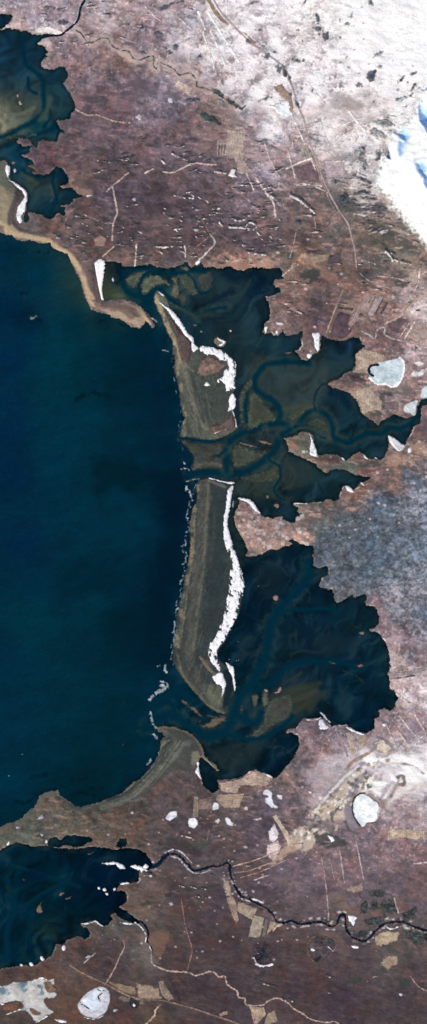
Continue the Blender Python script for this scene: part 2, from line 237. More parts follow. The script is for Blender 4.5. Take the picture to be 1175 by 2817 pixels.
# broad mottling, ground streaks, fine tussocks, dusting of snow
mot = fbm(GX, GY, 28, 4, 10); fine = fbm(GX, GY, 5.5, 2, 12); mid = fbm(GX, GY, 13, 3, 13)
streak = fbm(GX, GY, 7.0, 3, 14, 9, 4.0)
sharp = fbm(GX, GY, 9, 3, 20, 12, 1.7); blot = np.sign(sharp) * np.abs(sharp) ** 1.5
calm = (1 - .8 * sstep(222, 252, lum)) * (1 - .42 * sstep(2250, 2420, GY))
LC = LC * (1 + calm * (0.14 * mot + 0.13 * mid + 0.10 * fine + 0.17 * blot))[..., None]
hue = fbm(GX, GY, 16, 3, 21)
hue2 = fbm(GX, GY, 48, 3, 13)
LC += np.stack([6 * hue + 6 * hue2, -1.5 * hue - 1.0 * hue2, -5 * hue - 6 * hue2], -1) * sstep(235, 150, lum)[..., None]
hz = sstep(360, 430, GY + 0.12 * GX) * sstep(790, 720, GY) * sstep(40, 150, GX) + 0.45 * sstep(2150, 2250, GY) + 0.35 * sstep(660, 700, GY) * sstep(1150, 900, GY) * sstep(760, 830, GX)
hz = np.clip(hz, 0, 1)
dk = sstep(0.42, 0.85, streak) * hz
LC += (np.array([62, 74, 76], f32) - LC) * (dk * 0.55)[..., None]
lt = sstep(0.42, 0.85, -streak) * hz
LC += (np.array([150, 120, 112], f32) - LC) * (lt * 0.38)[..., None]
# lava field: mottled grey with pale flecks
LAVA = P("""1700,1260 1180,1268 1150,1270 1120,1290 1105,1310 1085,1345 1070,1375 1060,1370 1040,1352 1020,1345 1000,1355 990,1400 950,1430 900,1440 850,1448 872,1465 862,1520 866,1545 905,1575
895,1615 930,1640 1005,1632 1050,1640 1075,1690 1090,1720 1140,1740 1150,1770 1700,1790""")
dl = sdf(LAVA, gx, gy) + fbm(GX, GY, 18, 3, 15) * 10
lv = sstep(-3, 4, dl)
LC += (np.array([86, 92, 102], f32) - LC) * (lv * .35)[..., None]
lvn = fbm(GX, GY, 7, 3, 16, 20, 1.4) * .7 + fbm(GX, GY, 4.4, 1, 6) * .5
LC = LC * (1 + lv * (.09 + 0.30 * lvn))[..., None] + lv[..., None] * np.array([0, 2, 2], f32)
LC += (np.array([176, 174, 182], f32) - LC) * (lv * sstep(.62, .95, fbm(GX, GY, 5.5, 2, 22)) * .32)[..., None]
# wispy snow in the north east, breaking up against bare ground
wisp = fbm(GX + 14 * mid, GY + 14 * fine, 17, 4, 17, -30, 2.2)
LC += ((np.array([252, 248, 250], f32) - LC) * (pale * sstep(-0.2, 0.5, wisp) * 0.88)[..., None])
LC = LC * (1 - (pale * sstep(0.1, 0.8, -wisp) * 0.20 * sstep(252, 225, lum)))[..., None]
spk = sstep(0.55, 0.9, fbm(GX, GY, 6, 2, 18)) * sstep(85, 150, lum)
LC += (np.array([245, 240, 244], f32) - LC) * (spk * 0.5)[..., None]
# shore: pale pinkish strand where the heath meets the lagoons, broken with snow and ice
strand = sstep(5.5, 1.0, LAND) * sstep(-1.5, 0.8, LAND)
sn = fbm(GX, GY, 16, 3, 19)
LC += (np.array([172, 148, 136], f32) - LC) * (strand * (0.34 + 0.55 * sn).clip(0, 0.85))[..., None]
LC += (np.array([238, 230, 232], f32) - LC) * (strand * sstep(0.45, 0.8, sn) * 0.75 * sstep(250, 420, GX))[..., None]

mud = sstep(3.2, .4, LAND)
LC += (np.array([74, 76, 74], f32) - LC) * (mud * (.4 + .5 * fbm(GX, GY, 9, 2, 4)).clip(0, .8))[..., None]
L = Paint(gx, gy, LC)
# sandy west coast and its beach ridges
SEACOAST = "-160,600 0,612 20,636 45,645 70,650 100,655 130,662 150,676 165,688 186,698 200,712 215,735 228,760 236,785 243,810 252,832 270,842"
L.line(SEACOAST, 15, (193, 165, 123), 5, .8)
L.line("0,520 10,545 14,580 18,615 40,638", 22, (168, 146, 108), 6, .8)
L.fill("-160,450 14,446 20,500 40,520 44,560 38,600 20,620 0,612 -160,600", (150, 134, 104), 7, .8, 5)
L.fill("-160,450 10,446 22,490 40,515 34,530 10,515 -160,510", (104, 104, 84), 7, .8, 5)
L.line("50,530 38,560 28,590 26,615", 12, (88, 70, 74), 3, .75)
L.line("62,530 44,560 36,590 42,622 80,638 130,640", 8, (86, 68, 70), 3, .7)
L.fill("200,745 215,760 232,775 262,770 268,800 284,826 262,836 246,818 236,790", (112, 90, 84), 5, .6, 4)
L.line("190,705 212,730 228,760 240,795 256,820", 11, (182, 154, 116), 4, .8)
L.fill("262,842 300,838 350,832 390,850 415,895 395,890 383,904 345,884 300,866", (176, 152, 122), 5, .8, 3)
L.fill("262,836 300,836 345,838 372,850 385,870 360,880 330,858 290,850 262,848", (116, 88, 82), 4, .75, 4)
L.fill("385,850 405,870 420,896 400,882 390,868", (190, 156, 112), 3, .8, 2)
# strand of the southern bay
L.line("-160,2290 30,2268 70,2250 100,2225 118,2190 150,2182", 16, (108, 98, 88), 6, .6)
L.fill("180,2205 210,2218 270,2214 310,2196 352,2172 390,2146 425,2105 445,2060 440,2040 470,2000 520,2015 548,2045 560,2085 540,2095 520,2110 470,2118 430,2150 390,2180 340,2210 290,2228 240,2232 200,2225", (78, 78, 72), 6, .92, 4)
L.line("300,2200 350,2180 400,2135 440,2090 458,2050 470,2020", 9, (50, 58, 60), 3, .85)
L.line("280,2222 340,2202 400,2160 450,2110 480,2080 500,2050 520,2045", 15, (116, 110, 98), 5, .85)
L.line("300,2208 352,2184 396,2146 434,2100 450,2066", 6, (96, 92, 82), 2, .6)
L.line("330,2186 372,2155 405,2125 432,2092 443,2062 452,2040", 6, (148, 116, 76), 3, .6)
L.line("432,2001 455,2000 490,2004 520,2016 546,2040 562,2078", 9, (136, 108, 74), 3, .7)
for k in range(26):
    o = (k - 13) * 3.4 + rng.randn() * 2; c = (134, 120, 100) if rng.rand() < .5 else (56, 62, 64)
    L.line([(300 + rng.rand() * 60, 2206 + o * .5), (385, 2158 + o * .75), (432, 2110 + o * .8), (462 + o * .5, 2064 + o * .2), (486 + o * .5, 2036)], 1.6 + rng.rand() * 2.6, c, 2.2, .5, 1.8, seed=k % 20, gap=.8)
L.line("444,2018 470,2022 500,2030", 12, (86, 80, 64), 4, .6)
L.line("340,2216 400,2180 450,2134 480,2118 520,2112", 9, (76, 74, 72), 3, .7, 2)
L.fill("528,2070 546,2066 552,2084 540,2098 534,2110 526,2100", (150, 132, 108), 3, .7)
L.line("556,2084 570,2092 586,2106 599,2120", 9, (128, 114, 84), 2, .8)
# ground around the eastern lake: grey ash flats, white sand and a speckled tan slope
L.fill("797,2323 812,2286 868,2227 898,2193 954,2145 1006,2107 1095,2095 1148,2112 1175,2110 1175,2160 1095,2170 1072,2200 1048,2215 1005,2172 970,2200 957,2262 900,2300 850,2340", (206, 184, 160), 6, .8, 8, 12)
L.fill("880,2212 905,2165 960,2118 972,2128 940,2160 912,2195 890,2220", (130, 122, 134), 4, .85, 4)
L.fill("950,2240 952,2200 968,2160 1000,2120 1010,2128 990,2165 972,2200 968,2240 985,2275 972,2285", (136, 130, 142), 4, .85, 3)
L.line("1004,2180 1012,2150 1030,2120 1050,2140 1044,2180 1034,2190", 14, (232, 222, 222), 5, .8, 3)
L.line("1050,2190 1070,2150 1110,2120 1140,2128 1110,2168 1076,2196", 20, (240, 232, 232), 6, .85, 4)
L.fill("1034,2186 1046,2164 1070,2150 1070,2180 1045,2208", (178, 168, 180), 4, .8, 3)
L.fill("1090,2140 1112,2138 1112,2158 1094,2160", (112, 92, 76), 3, .8, 3)
L.line("1080,2188 1090,2160 1098,2142", 7, (124, 104, 88), 2, .8)
L.fill("1040,2196 1062,2200 1060,2218 1044,2216", (166, 140, 116), 3, .8, 3)
L.line("1000,2070 1060,2090 1110,2090 1175,2080", 26, (250, 246, 248), 9, .8, 6)
L.fill("1010,2100 1060,2096 1120,2098 1175,2104 1175,2150 1120,2160 1060,2140 1020,2170 1008,2150", (250, 247, 248), 9, .75, 9)
L.fill("845,2120 880,2085 940,2066 1000,2060 1060,2060 1175,2072 1175,2180 1110,2190 1075,2215 1046,2212 1030,2190 1000,2176 975,2190 965,2160 930,2160 890,2200 860,2225", (214, 204, 208), 16, .5, 14, 26)
L.fill("985,2092 1020,2074 1080,2078 1175,2092 1175,2146 1130,2150 1090,2168 1060,2200 1046,2205 1020,2180 1004,2172 1006,2130", (254, 252, 253), 8, .85, 9, 16)
for pts, w, c, k_ in [("884,2214 905,2180 935,2150 968,2120 1000,2100", 13, (132, 126, 138), .85), ("862,2240 895,2196 940,2146 985,2108", 9, (238, 228, 218), .8), ("958,2262 956,2225 964,2185 984,2150 1012,2122", 15, (138, 132, 144), .85), ("972,2290 960,2268 952,2240 954,2205", 8, (140, 134, 146), .8), ("1000,2174 1008,2146 1026,2124 1046,2124 1048,2150 1040,2180", 11, (250, 246, 248), .8), ("1020,2164 1028,2146 1038,2144", 8, (172, 150, 132), .7),
                      ("1046,2200 1058,2170 1078,2142 1106,2124 1140,2118 1172,2128", 14, (252, 248, 250), .85), ("1052,2190 1066,2164 1084,2154 1080,2180 1064,2200", 10, (168, 160, 172), .8), ("1094,2138 1108,2134 1112,2156 1098,2158", 9, (104, 88, 76), .8), ("1076,2190 1086,2168 1096,2148", 6, (128, 108, 92), .8), ("1046,2200 1060,2206 1056,2216", 9, (170, 146, 124), .8),
                      ("1010,2092 1050,2080 1110,2086 1175,2100", 10, (250, 246, 248), .85), ("1050,2110 1080,2100 1130,2104", 6, (186, 172, 160), .6), ("1120,2170 1150,2150 1175,2148", 8, (244, 238, 240), .7), ("1110,2100 1140,2108 1165,2128", 4, (96, 96, 104), .7), ("920,2280 912,2250 926,2226 934,2200", 5, (60, 62, 70), .7), ("915,2262 936,2266 950,2258", 4, (60, 62, 70), .7), ("950,2262 962,2284 972,2290", 6, (74, 74, 80), .6)]:
    L.line(pts, w, c, 3, k_, 2.2)
for k in range(170):
    t = rng.rand(); x = 800 + t * 250 + rng.randn() * 16; y = 2322 - t * 215 + rng.randn() * 16
    c = [(250, 246, 242), (96, 92, 88), (150, 128, 104), (242, 232, 220)][rng.randint(4)]
    r = 2 + rng.rand() * 5
    L.fill([(x - r, y - r * .6), (x + r, y - r), (x + r * .8, y + r * .7), (x - r * .7, y + r)], c, 2, .8, 2)
# pale foot of the hay strips south of the pale field
L.fill("775,2340 800,2300 830,2330 800,2345 760,2375 740,2375", (196, 166, 140), 5, .7, 5)
# the streams' pale banks in the north
STREAM_N = "209,84 227,97 242,119 261,115 279,106 298,108 305,123 320,134 335,140 354,142 365,160 384,166 400,160 422,155 422,179 430,190 437,173 463,182 480,192 493,207 512,203 525,203 541,223 541,238 564,244 594,257 623,276 657,298 668,298 687,281 705,283 728,298 746,313 765,309 775,328 838,330 898,305 928,283 991,261"
STREAM_PTS = P(STREAM_N)
L.line(STREAM_PTS[:28], 22, (190, 170, 164), 7, .8, 3)
L.line(STREAM_PTS[27:], 16, (222, 212, 214), 7, .7, 3)
L.line(STREAM_PTS[-6:], 9, (166, 164, 168), 4, .5, 3, gap=.6)
L.fill("520,226 560,236 600,262 640,300 672,350 640,350 600,310 560,262 520,246", (140, 118, 112), 8, .5, 5)
L.fill("323,134 352,150 372,172 352,172 330,150", (198, 168, 150), 4, .7, 3)
L.fill("290,152 302,152 302,160 290,160", (204, 164, 142), 2, .8, 1)
# burnt sienna aprons and tan ground along the shores
for q in ["240,505 225,495 200,490 190,500 200,520 232,538 262,540 255,520", "560,712 600,725 640,720 700,715 770,728 740,738 660,742 600,735", "860,720 900,735 930,760 910,778 880,760"]:
    L.fill(q, (160, 122, 100), 6, .6, 5)
L.line("540,520 620,530 700,545 790,540", 5, (120, 96, 88), 3, .35, 2)
L.fill("860,300 930,280 1000,262 1060,262 1100,290 1040,330 960,340 880,330", (214, 202, 204), 12, .5, 10, 16)
L.line("700,624 740,615 800,620 850,622", 12, (142, 114, 100), 4, .55, 2)
# dark wet slope and gullies below the mountain
for a in ["1035,615 1065,618 1090,640 1120,658 1147,680 1158,700 1140,705 1100,690 1070,664 1040,640", "988,410 1006,403 1002,425 985,440", "1030,418 1048,412 1052,440 1038,446", "975,520 1000,524 990,540 965,542", "1010,560 1060,562 1055,580 1030,592 1012,575", "930,545 955,550 950,565 930,568"]:
    L.fill(a, (88, 80, 84), 5, .72, 6)
for k in range(120):                       # gullies running down to the west
    y = 480 + rng.rand() * 160; x = 1015 - abs(y - 520) * .05 + rng.randn() * 18 + max(0, y - 560) * .5
    ln = 9 + rng.rand() * 24; a = math.radians(172 + (y - 540) * 0.25 + rng.randn() * 8)
    p = [(x, y), (x + ln * .5 * math.cos(a) + rng.randn() * 2, y + ln * .5 * -math.sin(a) + rng.randn() * 2), (x + ln * math.cos(a), y - ln * math.sin(a))]
    L.line(p, 1.2 + rng.rand() * 2.2, (62, 62, 70) if rng.rand() < .6 else (232, 226, 224), 2, .8, 1.4)
L.fill("1090,690 1140,700 1150,760 1120,770 1080,720", (142, 126, 108), 8, .6, 6)
# greenish and dark heath patches of the east
for a, c in [("830,750 860,738 880,745 878,772 850,776 828,762", (62, 66, 70)), ("790,694 800,690 812,700 805,712 790,710", (70, 82, 78)), ("842,690 880,684 886,694 845,700", (72, 64, 66)),
             ("985,752 1002,750 1008,768 992,772", (54, 66, 64)), ("1085,770 1120,776 1118,790 1090,788", (70, 72, 70)), ("1005,726 1040,730 1050,744 1010,740", (90, 84, 72)), ("895,560 960,548 955,560 900,572", (88, 74, 74)),
             ("1042,1078 1078,1082 1078,1092 1044,1090", (70, 66, 66)), ("958,1030 1000,1034 1010,1048 980,1050", (62, 52, 58)), ("1058,982 1090,986 1070,994 1058,992", (88, 62, 70)), ("1015,1132 1052,1134 1050,1144 1020,1145", (84, 76, 72)),
             ("880,1280 960,1280 1040,1270 1040,1282 960,1292 890,1294", (82, 86, 78)), ("820,1215 850,1225 858,1258 838,1256 815,1235", (108, 100, 78)), ("990,1290 1030,1286 1040,1300 1000,1304", (98, 70, 70)), ("895,1258 930,1256 940,1276 905,1278", (98, 70, 68))]:
    L.fill(a, c, 4, .8, 4)
L.fill("800,1214 812,1216 812,1234 800,1236", (150, 108, 92), 3, .8)
L.fill("1064,1255 1100,1246 1106,1268 1085,1290 1064,1285", (172, 134, 104), 5, .75, 4)
L.fill("948,1396 978,1394 980,1406 955,1408", (176, 130, 102), 3, .9, 2)
L.fill("1125,1226 1165,1212 1172,1236 1150,1250 1130,1240", (168, 134, 112), 4, .7, 4)
# south-western streaks and patches
for a, c in [("430,2316 500,2318 506,2326 440,2324", (58, 64, 64)), ("514,2322 566,2312 574,2331 545,2338 515,2340", (80, 78, 62)), ("544,2366 648,2364 648,2369 545,2372", (52, 60, 60)), ("380,2324 400,2322 402,2330 380,2332", (50, 58, 58)),
             ("508,2448 560,2438 612,2430 610,2436 550,2447 510,2455", (60, 66, 64)), ("386,2486 440,2478 444,2484 390,2492", (66, 70, 66)), ("452,2456 472,2456 470,2468 454,2466", (58, 54, 58)), ("470,2702 482,2706 500,2750 492,2755 478,2735", (60, 48, 54)),
             ("450,2745 500,2768 480,2790 455,2780", (72, 60, 58)), ("700,2680 730,2672 724,2686 700,2694", (62, 56, 54)), ("945,2695 990,2685 1000,2700 950,2704", (72, 66, 52)), ("1098,2685 1128,2692 1132,2714 1100,2716", (62, 68, 68)), ("865,2300 900,2290 930,2300 968,2322 940,2330 900,2332 870,2320", (74, 74, 72)),
             ("395,2590 430,2560 468,2562 452,2620 440,2640 420,2620", (124, 88, 72)), ("750,2490 765,2480 770,2500 756,2504", (84, 64, 66)), ("570,2450 600,2440 640,2455 610,2490 590,2480", (78, 68, 76))]:
    L.fill(a, c, 3, .85, 3)
L.fill("402,2560 412,2590 420,2620 440,2650 400,2660 385,2640 392,2600 380,2560", (126, 110, 102), 7, .6, 6)
L.fill("240,2705 270,2700 262,2720 240,2722", (120, 84, 66), 4, .5)
for k in range(150):                       # flecks of snow caught in the heath
    x = rng.uniform(240, 900); y = rng.uniform(2140, 2640)
    if bil(LAND, x, y) < 6: continue
    r = .8 + rng.rand() * 1.6
    L.fill([(x - r * 1.6, y - r), (x + r, y - r), (x + r * 1.5, y + r), (x - r, y + r)], (206, 196, 202), 1.2, .8, .6)
RIV = smooth_line(P("424,2383 436,2376 451,2357 469,2348 488,2350 503,2364 518,2379 533,2394 559,2391 577,2384 603,2383 618,2376 630,2377 633,2398 639,2420 648,2443 667,2467 689,2476 715,2489 734,2499 749,2514 760,2532 780,2539 823,2542 883,2536 913,2549 926,2542 933,2523 943,2515 950,2524 951,2547 957,2564 972,2579 998,2589 1017,2579 1032,2562 1051,2545 1069,2538 1106,2537 1129,2545 1175,2558"))
for k in range(210):
    x, y = RIV[int(len(RIV) * rng.rand() ** (1.5 if k % 2 else .8))]; r = 1 + rng.rand() * 3; side = rng.choice([-1, 1]) * (6 + abs(rng.randn()) * 4)
    x += rng.randn() * 4; y += side
    L.fill([(x - r * 1.8, y - r * .6), (x + r, y - r), (x + r * 1.8, y + r * .5), (x - r, y + r)], (214, 204, 206) if rng.rand() < .62 else (54, 58, 66), 1.6, .75, 1.2)
for k in range(130):
    x = rng.uniform(640, 1175); y = rng.uniform(640, 1480)
    if bil(LAND, x, y) < 4: continue
    r = .9 + rng.rand() * 2.4
    L.fill([(x - r * 1.6, y - r), (x + r, y - r), (x + r * 1.5, y + r), (x - r, y + r)], (216, 206, 208), 1.4, .75, .8)
for k in range(60):                        # icy flecks over the hooked headland
    x = rng.uniform(655, 850); y = rng.uniform(1400, 1525)
    if bil(LAND, x, y) < 3: continue
    r = 1.5 + rng.rand() * 4
    L.fill([(x - r * 1.3, y - r), (x + r, y - r), (x + r * 1.2, y + r), (x - r, y + r)], (206, 196, 198), 2, .7, 2)
L.line("648,1404 645,1430 652,1455 668,1482 680,1510", 8, (146, 124, 96), 3, .8)

for k in range(130):
    x = rng.uniform(120, 1170); y = rng.uniform(180, 2810)
    if bil(LAND, x, y) < 14 or bil(dl, x, y) > -10: continue
    b0 = bil(LC0, x, y); r = 12 + rng.rand() * 26; a = math.radians(8 + rng.randn() * 18); p = []
    for t in range(8):
        u = r * (.6 + .6 * rng.rand()) * math.cos(t * .785) * 1.7; v = r * (.6 + .6 * rng.rand()) * math.sin(t * .785) * .6
        p.append((x + u * math.cos(a) - v * math.sin(a), y + u * math.sin(a) + v * math.cos(a)))
    L.fill(p, b0 * (.78 if rng.rand() < .55 else 1.18) + (np.array((4, 0, -4)) if rng.rand() < .5 else np.array((-4, 1, 4))), 5, .6, 6, 12, seed=rng.randint(20), smooth=True)
# short streaks of sedge, bare peat and bleached grass that follow the lie of the ground
for (x0, x1, y0, y1), n, dark in [((150, 790, 340, 730), 330, .5), ((790, 1175, 600, 900), 220, .5), ((60, 560, 0, 330), 90, .4), ((380, 760, 2280, 2520), 80, .5), ((640, 1175, 2350, 2810), 70, .5), ((200, 640, 2560, 2810), 30, .5), ((0, 420, 2200, 2320), 130, .5), ((560, 900, 2150, 2330), 110, .4), ((840, 1175, 1250, 1420), 130, .4), ((780, 1175, 1850, 2110), 90, .3), ((560, 960, 0, 420), 200, .4), ((950, 1175, 930, 1130), 110, .4)]:
    for k in range(n):
        x = rng.uniform(x0, x1); y = rng.uniform(y0, y1)
        if bil(LAND, x, y) < 5: continue
        ln = 6 + rng.rand() * 22; a = math.radians(8 + rng.randn() * 16); b0 = bil(LC0, x, y)
        c = (b0 * .72 + np.array((0, 5, 7))) if rng.rand() < dark else np.minimum(b0 * (1.25 + .4 * rng.rand()) + 6, 250)
        L.line([(x, y), (x + ln * .5 * math.cos(a), y + ln * .5 * math.sin(a) + rng.randn() * 1.5), (x + ln * math.cos(a), y + ln * math.sin(a))], 1.6 + rng.rand() * 3, c, 2.4, .58, 1.4, seed=rng.randint(20))
# --- sea colour
WXs = fbm(GX, GY, 60, 3, 20) * 12; WYs = fbm(GX, GY, 60, 3, 21) * 12
SCOL = bil(scatter_field(SEA_SAMPLES, power=2.8), GX + WXs, GY + WYs, -60, -60, 10.0)
open_sea = (GX < 500) & (GY > 640) & (GY < 2290)
inner = sstep(-60, 60, GX - np.interp(GY, [600, 800, 900, 1100, 1400, 1700, 1900, 2100, 2300], [0, 380, 430, 480, 520, 480, 470, 400, 200]))
inner = np.maximum(inner, sstep(660, 600, GY)); inner = np.maximum(inner, sstep(2270, 2320, GY))
swirl = fbm(GX + 26 * fbm(GX, GY, 60, 2, 22), GY + 26 * fbm(GX, GY, 60, 2, 23), 24, 3, 3, -50, 2.4)
SCOL = SCOL * (1 + inner * 0.34 * swirl + 0.05 * fbm(GX, GY, 30, 3, 5))[..., None]
SCOL += (np.array([52, 62, 62], f32) - SCOL) * (inner * sstep(0.2, 1.0, swirl) * 0.36)[..., None]
chop = np.maximum(fbm(GX, GY, 3.2, 2, 9), 0) ** 2
SCOL += (np.array([26, 88, 100], f32) - SCOL) * ((1 - inner) * chop * 0.16 * sstep(500, 150, GX))[..., None]
q = Paint(gx, gy, SCOL)
# dark plume off the middle inlet and weed beds
q.fill("252,1268 275,1255 320,1258 420,1290 540,1300 540,1318 420,1330 330,1342 300,1355 262,1350 250,1330", (0, 28, 44), 20, .68, 18, 40, smooth=True)
for pl in ["95,690 115,696 132,694", "40,872 70,868 95,872 100,880", "80,882 96,874 110,884", "270,885 290,880", "90,2140 110,2134 130,2130", "196,2146 220,2144 238,2139", "45,2205 70,2208 90,2200", "100,2188 130,2176 150,2172", "0,2258 20,2256 32,2252", "330,890 350,896", "170,2160 190,2158", "210,1100 250,1080 300,1090", "62,808 80,808", "190,2190 215,2180 260,2190", "240,2170 300,2166"]:
    q.line(pl, 9, (2, 22, 38), 6, .65, 3, gap=.5)
q.fill("75,868 92,866 100,874 92,884 84,880", (58, 78, 80), 4, .6, 4, 5)
for pts, c, k in [("440,1330 512,1315 512,1420 500,1500 480,1600 460,1700 420,1720 400,1640 440,1540 455,1440", (0, 27, 45), .6), ("180,1570 240,1545 320,1560 330,1610 260,1630 200,1650 160,1640", (0, 34, 52), .6), ("300,1660 420,1640 470,1700 440,1780 340,1790 280,1740", (0, 30, 48), .5), ("330,900 440,900 470,1000 480,1120 400,1130 330,1060 290,980", (0, 34, 52), .5), ("260,860 300,840 330,870 320,920 270,910", (0, 36, 54), .5), ("20,860 90,850 120,890 60,905", (0, 26, 50), .5)]:
    q.fill(pts, c, 24, k, 18, 44, smooth=True)
# tidal channels, teal
TEAL = (0, 44, 62)
for pts, c, k in [("690,965 740,985 800,1005 900,1000 915,1040 880,1100 830,1125 780,1150 760,1120 735,1085 705,1060 690,1010", (58, 70, 68), .5), ("645,1330 690,1310 750,1290 800,1262 870,1285 880,1310 830,1345 770,1340 720,1365 660,1362", (56, 66, 60), .5), ("545,762 600,752 690,765 670,820 610,850 570,840", (40, 58, 62), .5), ("545,890 600,900 660,890 690,930 650,990 655,960 610,945", (34, 50, 56), .4),
                   ("860,1150 900,1140 930,1190 900,1210 860,1190", (58, 66, 60), .6), ("780,1125 840,1110 870,1125 830,1150 800,1160", (76, 80, 66), .5), ("690,1980 760,1900 850,1890 900,1910 850,1960 780,1990 720,2030", (62, 66, 58), .6), ("590,2060 640,2050 720,2050 700,2100 640,2120 600,2100", (34, 48, 50), .6), ("900,1000 960,985 975,1005 930,1030", (34, 58, 66), .6), ("930,1100 980,1110 985,1140 950,1150", (26, 54, 64), .5),
                   ("840,1770 900,1740 980,1760 940,1800 870,1800", (24, 46, 54), .5), ("700,1560 760,1550 800,1580 770,1640 720,1640", (22, 42, 50), .5), ("640,1420 660,1480 690,1530 650,1560 640,1500", (40, 50, 48), .5), ("820,1660 880,1640 930,1680 880,1670", (16, 42, 54), .5)]:
    q.fill(pts, c, 14, k, 10, 22, smooth=True)
for k in range(300):                      # scroll bars: thin bands of drowned silt bending with the tide
    x = rng.uniform(460, 1050); y = rng.uniform(760, 2100)
    if bil(dB, x, y) < 12 or bil(inner, x, y) < .8: continue
    a = rng.uniform(0, 6.28); ln = 14 + rng.rand() * 34; bend = rng.randn() * .5; p = [(x, y)]
    for t in range(4):
        a += bend; p.append((p[-1][0] + math.cos(a) * ln / 4, p[-1][1] + math.sin(a) * ln / 4))
    b0 = bil(SCOL, x, y); up = rng.rand() < .62
    q.line(p, 1.6 + rng.rand() * 4.2, b0 * .6 + np.array((58, 66, 60)) * .4 if up else b0 * .72, 3.5, .7, 2, seed=rng.randint(20))
LEVEE = 0
for pts, w in [("440,955 425,905 415,870 405,830 392,815 370,812 345,795 336,770 342,748 362,739 400,738 440,742 470,748 495,752 520,742 560,744", 15), ("445,795 408,817 385,799 387,776 396,758 411,747", 7),
               ("407,815 419,804 434,793 448,799 461,815 478,830 504,845 523,864 542,882 549,897", 8), ("519,756 534,771 542,793 556,808 579,800", 6), ("564,860 594,849 623,845", 8),
               ("515,1306 549,1300 601,1301 631,1307 668,1300 705,1281 735,1259 758,1236 769,1210 800,1190", 18), ("623,1295 623,1259 625,1229 642,1206 676,1188 713,1177 746,1165 769,1151 769,1124 750,1102 724,1087 705,1072 700,1050 705,1035 728,1005 758,998 800,996 850,1000", 15),
               ("740,1168 775,1165 800,1178", 16), ("775,1195 805,1178 823,1165 838,1143 861,1130 887,1134 905,1151 915,1173 918,1199 935,1212 961,1216 987,1203 1013,1193 1051,1192 1073,1178 1103,1178 1129,1165 1147,1147 1155,1121 1162,1102 1210,1101", 13),
               ("812,1172 850,1173 880,1178", 6), ("820,1188 850,1184 880,1200 895,1206", 6), ("495,1200 540,1211 585,1215 615,1205", 7), ("585,1250 600,1252 622,1236", 10), ("745,1268 768,1283 772,1310 755,1345 765,1365 785,1375", 6),
               ("868,1130 864,1105 872,1075 890,1055", 5), ("680,1082 676,1120 679,1160", 8), ("730,1180 700,1240 640,1235", 3),
               ("400,2000 470,1965 520,2000 574,2026 622,2007 645,1959 663,1914 697,1873 715,1836 732,1795 738,1750 745,1717 768,1680 797,1642 823,1623 838,1597 853,1575 849,1549", 30), ("775,1690 797,1679 849,1677 894,1674 935,1683", 11),
               ("700,1900 745,1880 775,1850 795,1832 830,1821 868,1821 916,1819 961,1828 1000,1840", 17), ("574,2026 640,2022 680,2034 735,2024 780,1996 805,1968", 14), ("520,1920 480,1900 420,1950 420,2000", 26), ("650,1965 700,1990 720,1960", 22),
               ("64,95 62,130 72,175 100,200 118,220 120,260 122,290 118,310 90,335 50,355 20,372 -40,385", 13), ("78,215 80,245 100,258", 8), ("206,300 190,320 150,350 110,368 70,380 20,400", 12), ("135,300 140,320 120,350", 8), ("150,476 145,500 152,530 160,560", 8), ("75,440 66,470 85,482 120,486", 10),
               ("60,2500 100,2470 150,2440 190,2420", 12), ("20,2640 20,2560 40,2500 20,2420", 16), ("30,2380 100,2400 160,2420 220,2440", 10)]:
    LEVEE += 1
    if 4 < LEVEE < 19: q.line(pts, w + 20, (66, 74, 66), 7, .45, 4, seed=LEVEE, gap=.9)
    q.line(pts, w, TEAL, w * .42, .92, 1.3)
for pts, w in [("700,1640 690,1690 700,1740", 16), ("860,1745 850,1780 880,1800", 20), ("800,1600 780,1640", 22), ("990,1780 995,1800", 14), ("720,770 690,810", 26), ("620,750 650,765 690,750", 22), ("560,840 600,820 640,800", 14), ("960,1120 940,1090 910,1080", 18), ("150,2300 185,2310 240,2304", 9),
               ("90,2400 120,2410 70,2420", 22), ("230,2390 300,2420 360,2410", 40), ("320,735 332,760 322,780", 10), ("60,2650 100,2600 150,2590", 12), ("1000,1960 1010,1990 990,2005", 14), ("960,2000 930,1985 890,1970", 8)]:
    q.line(pts, w, (2, 26, 46), w * .5, .6, 4)
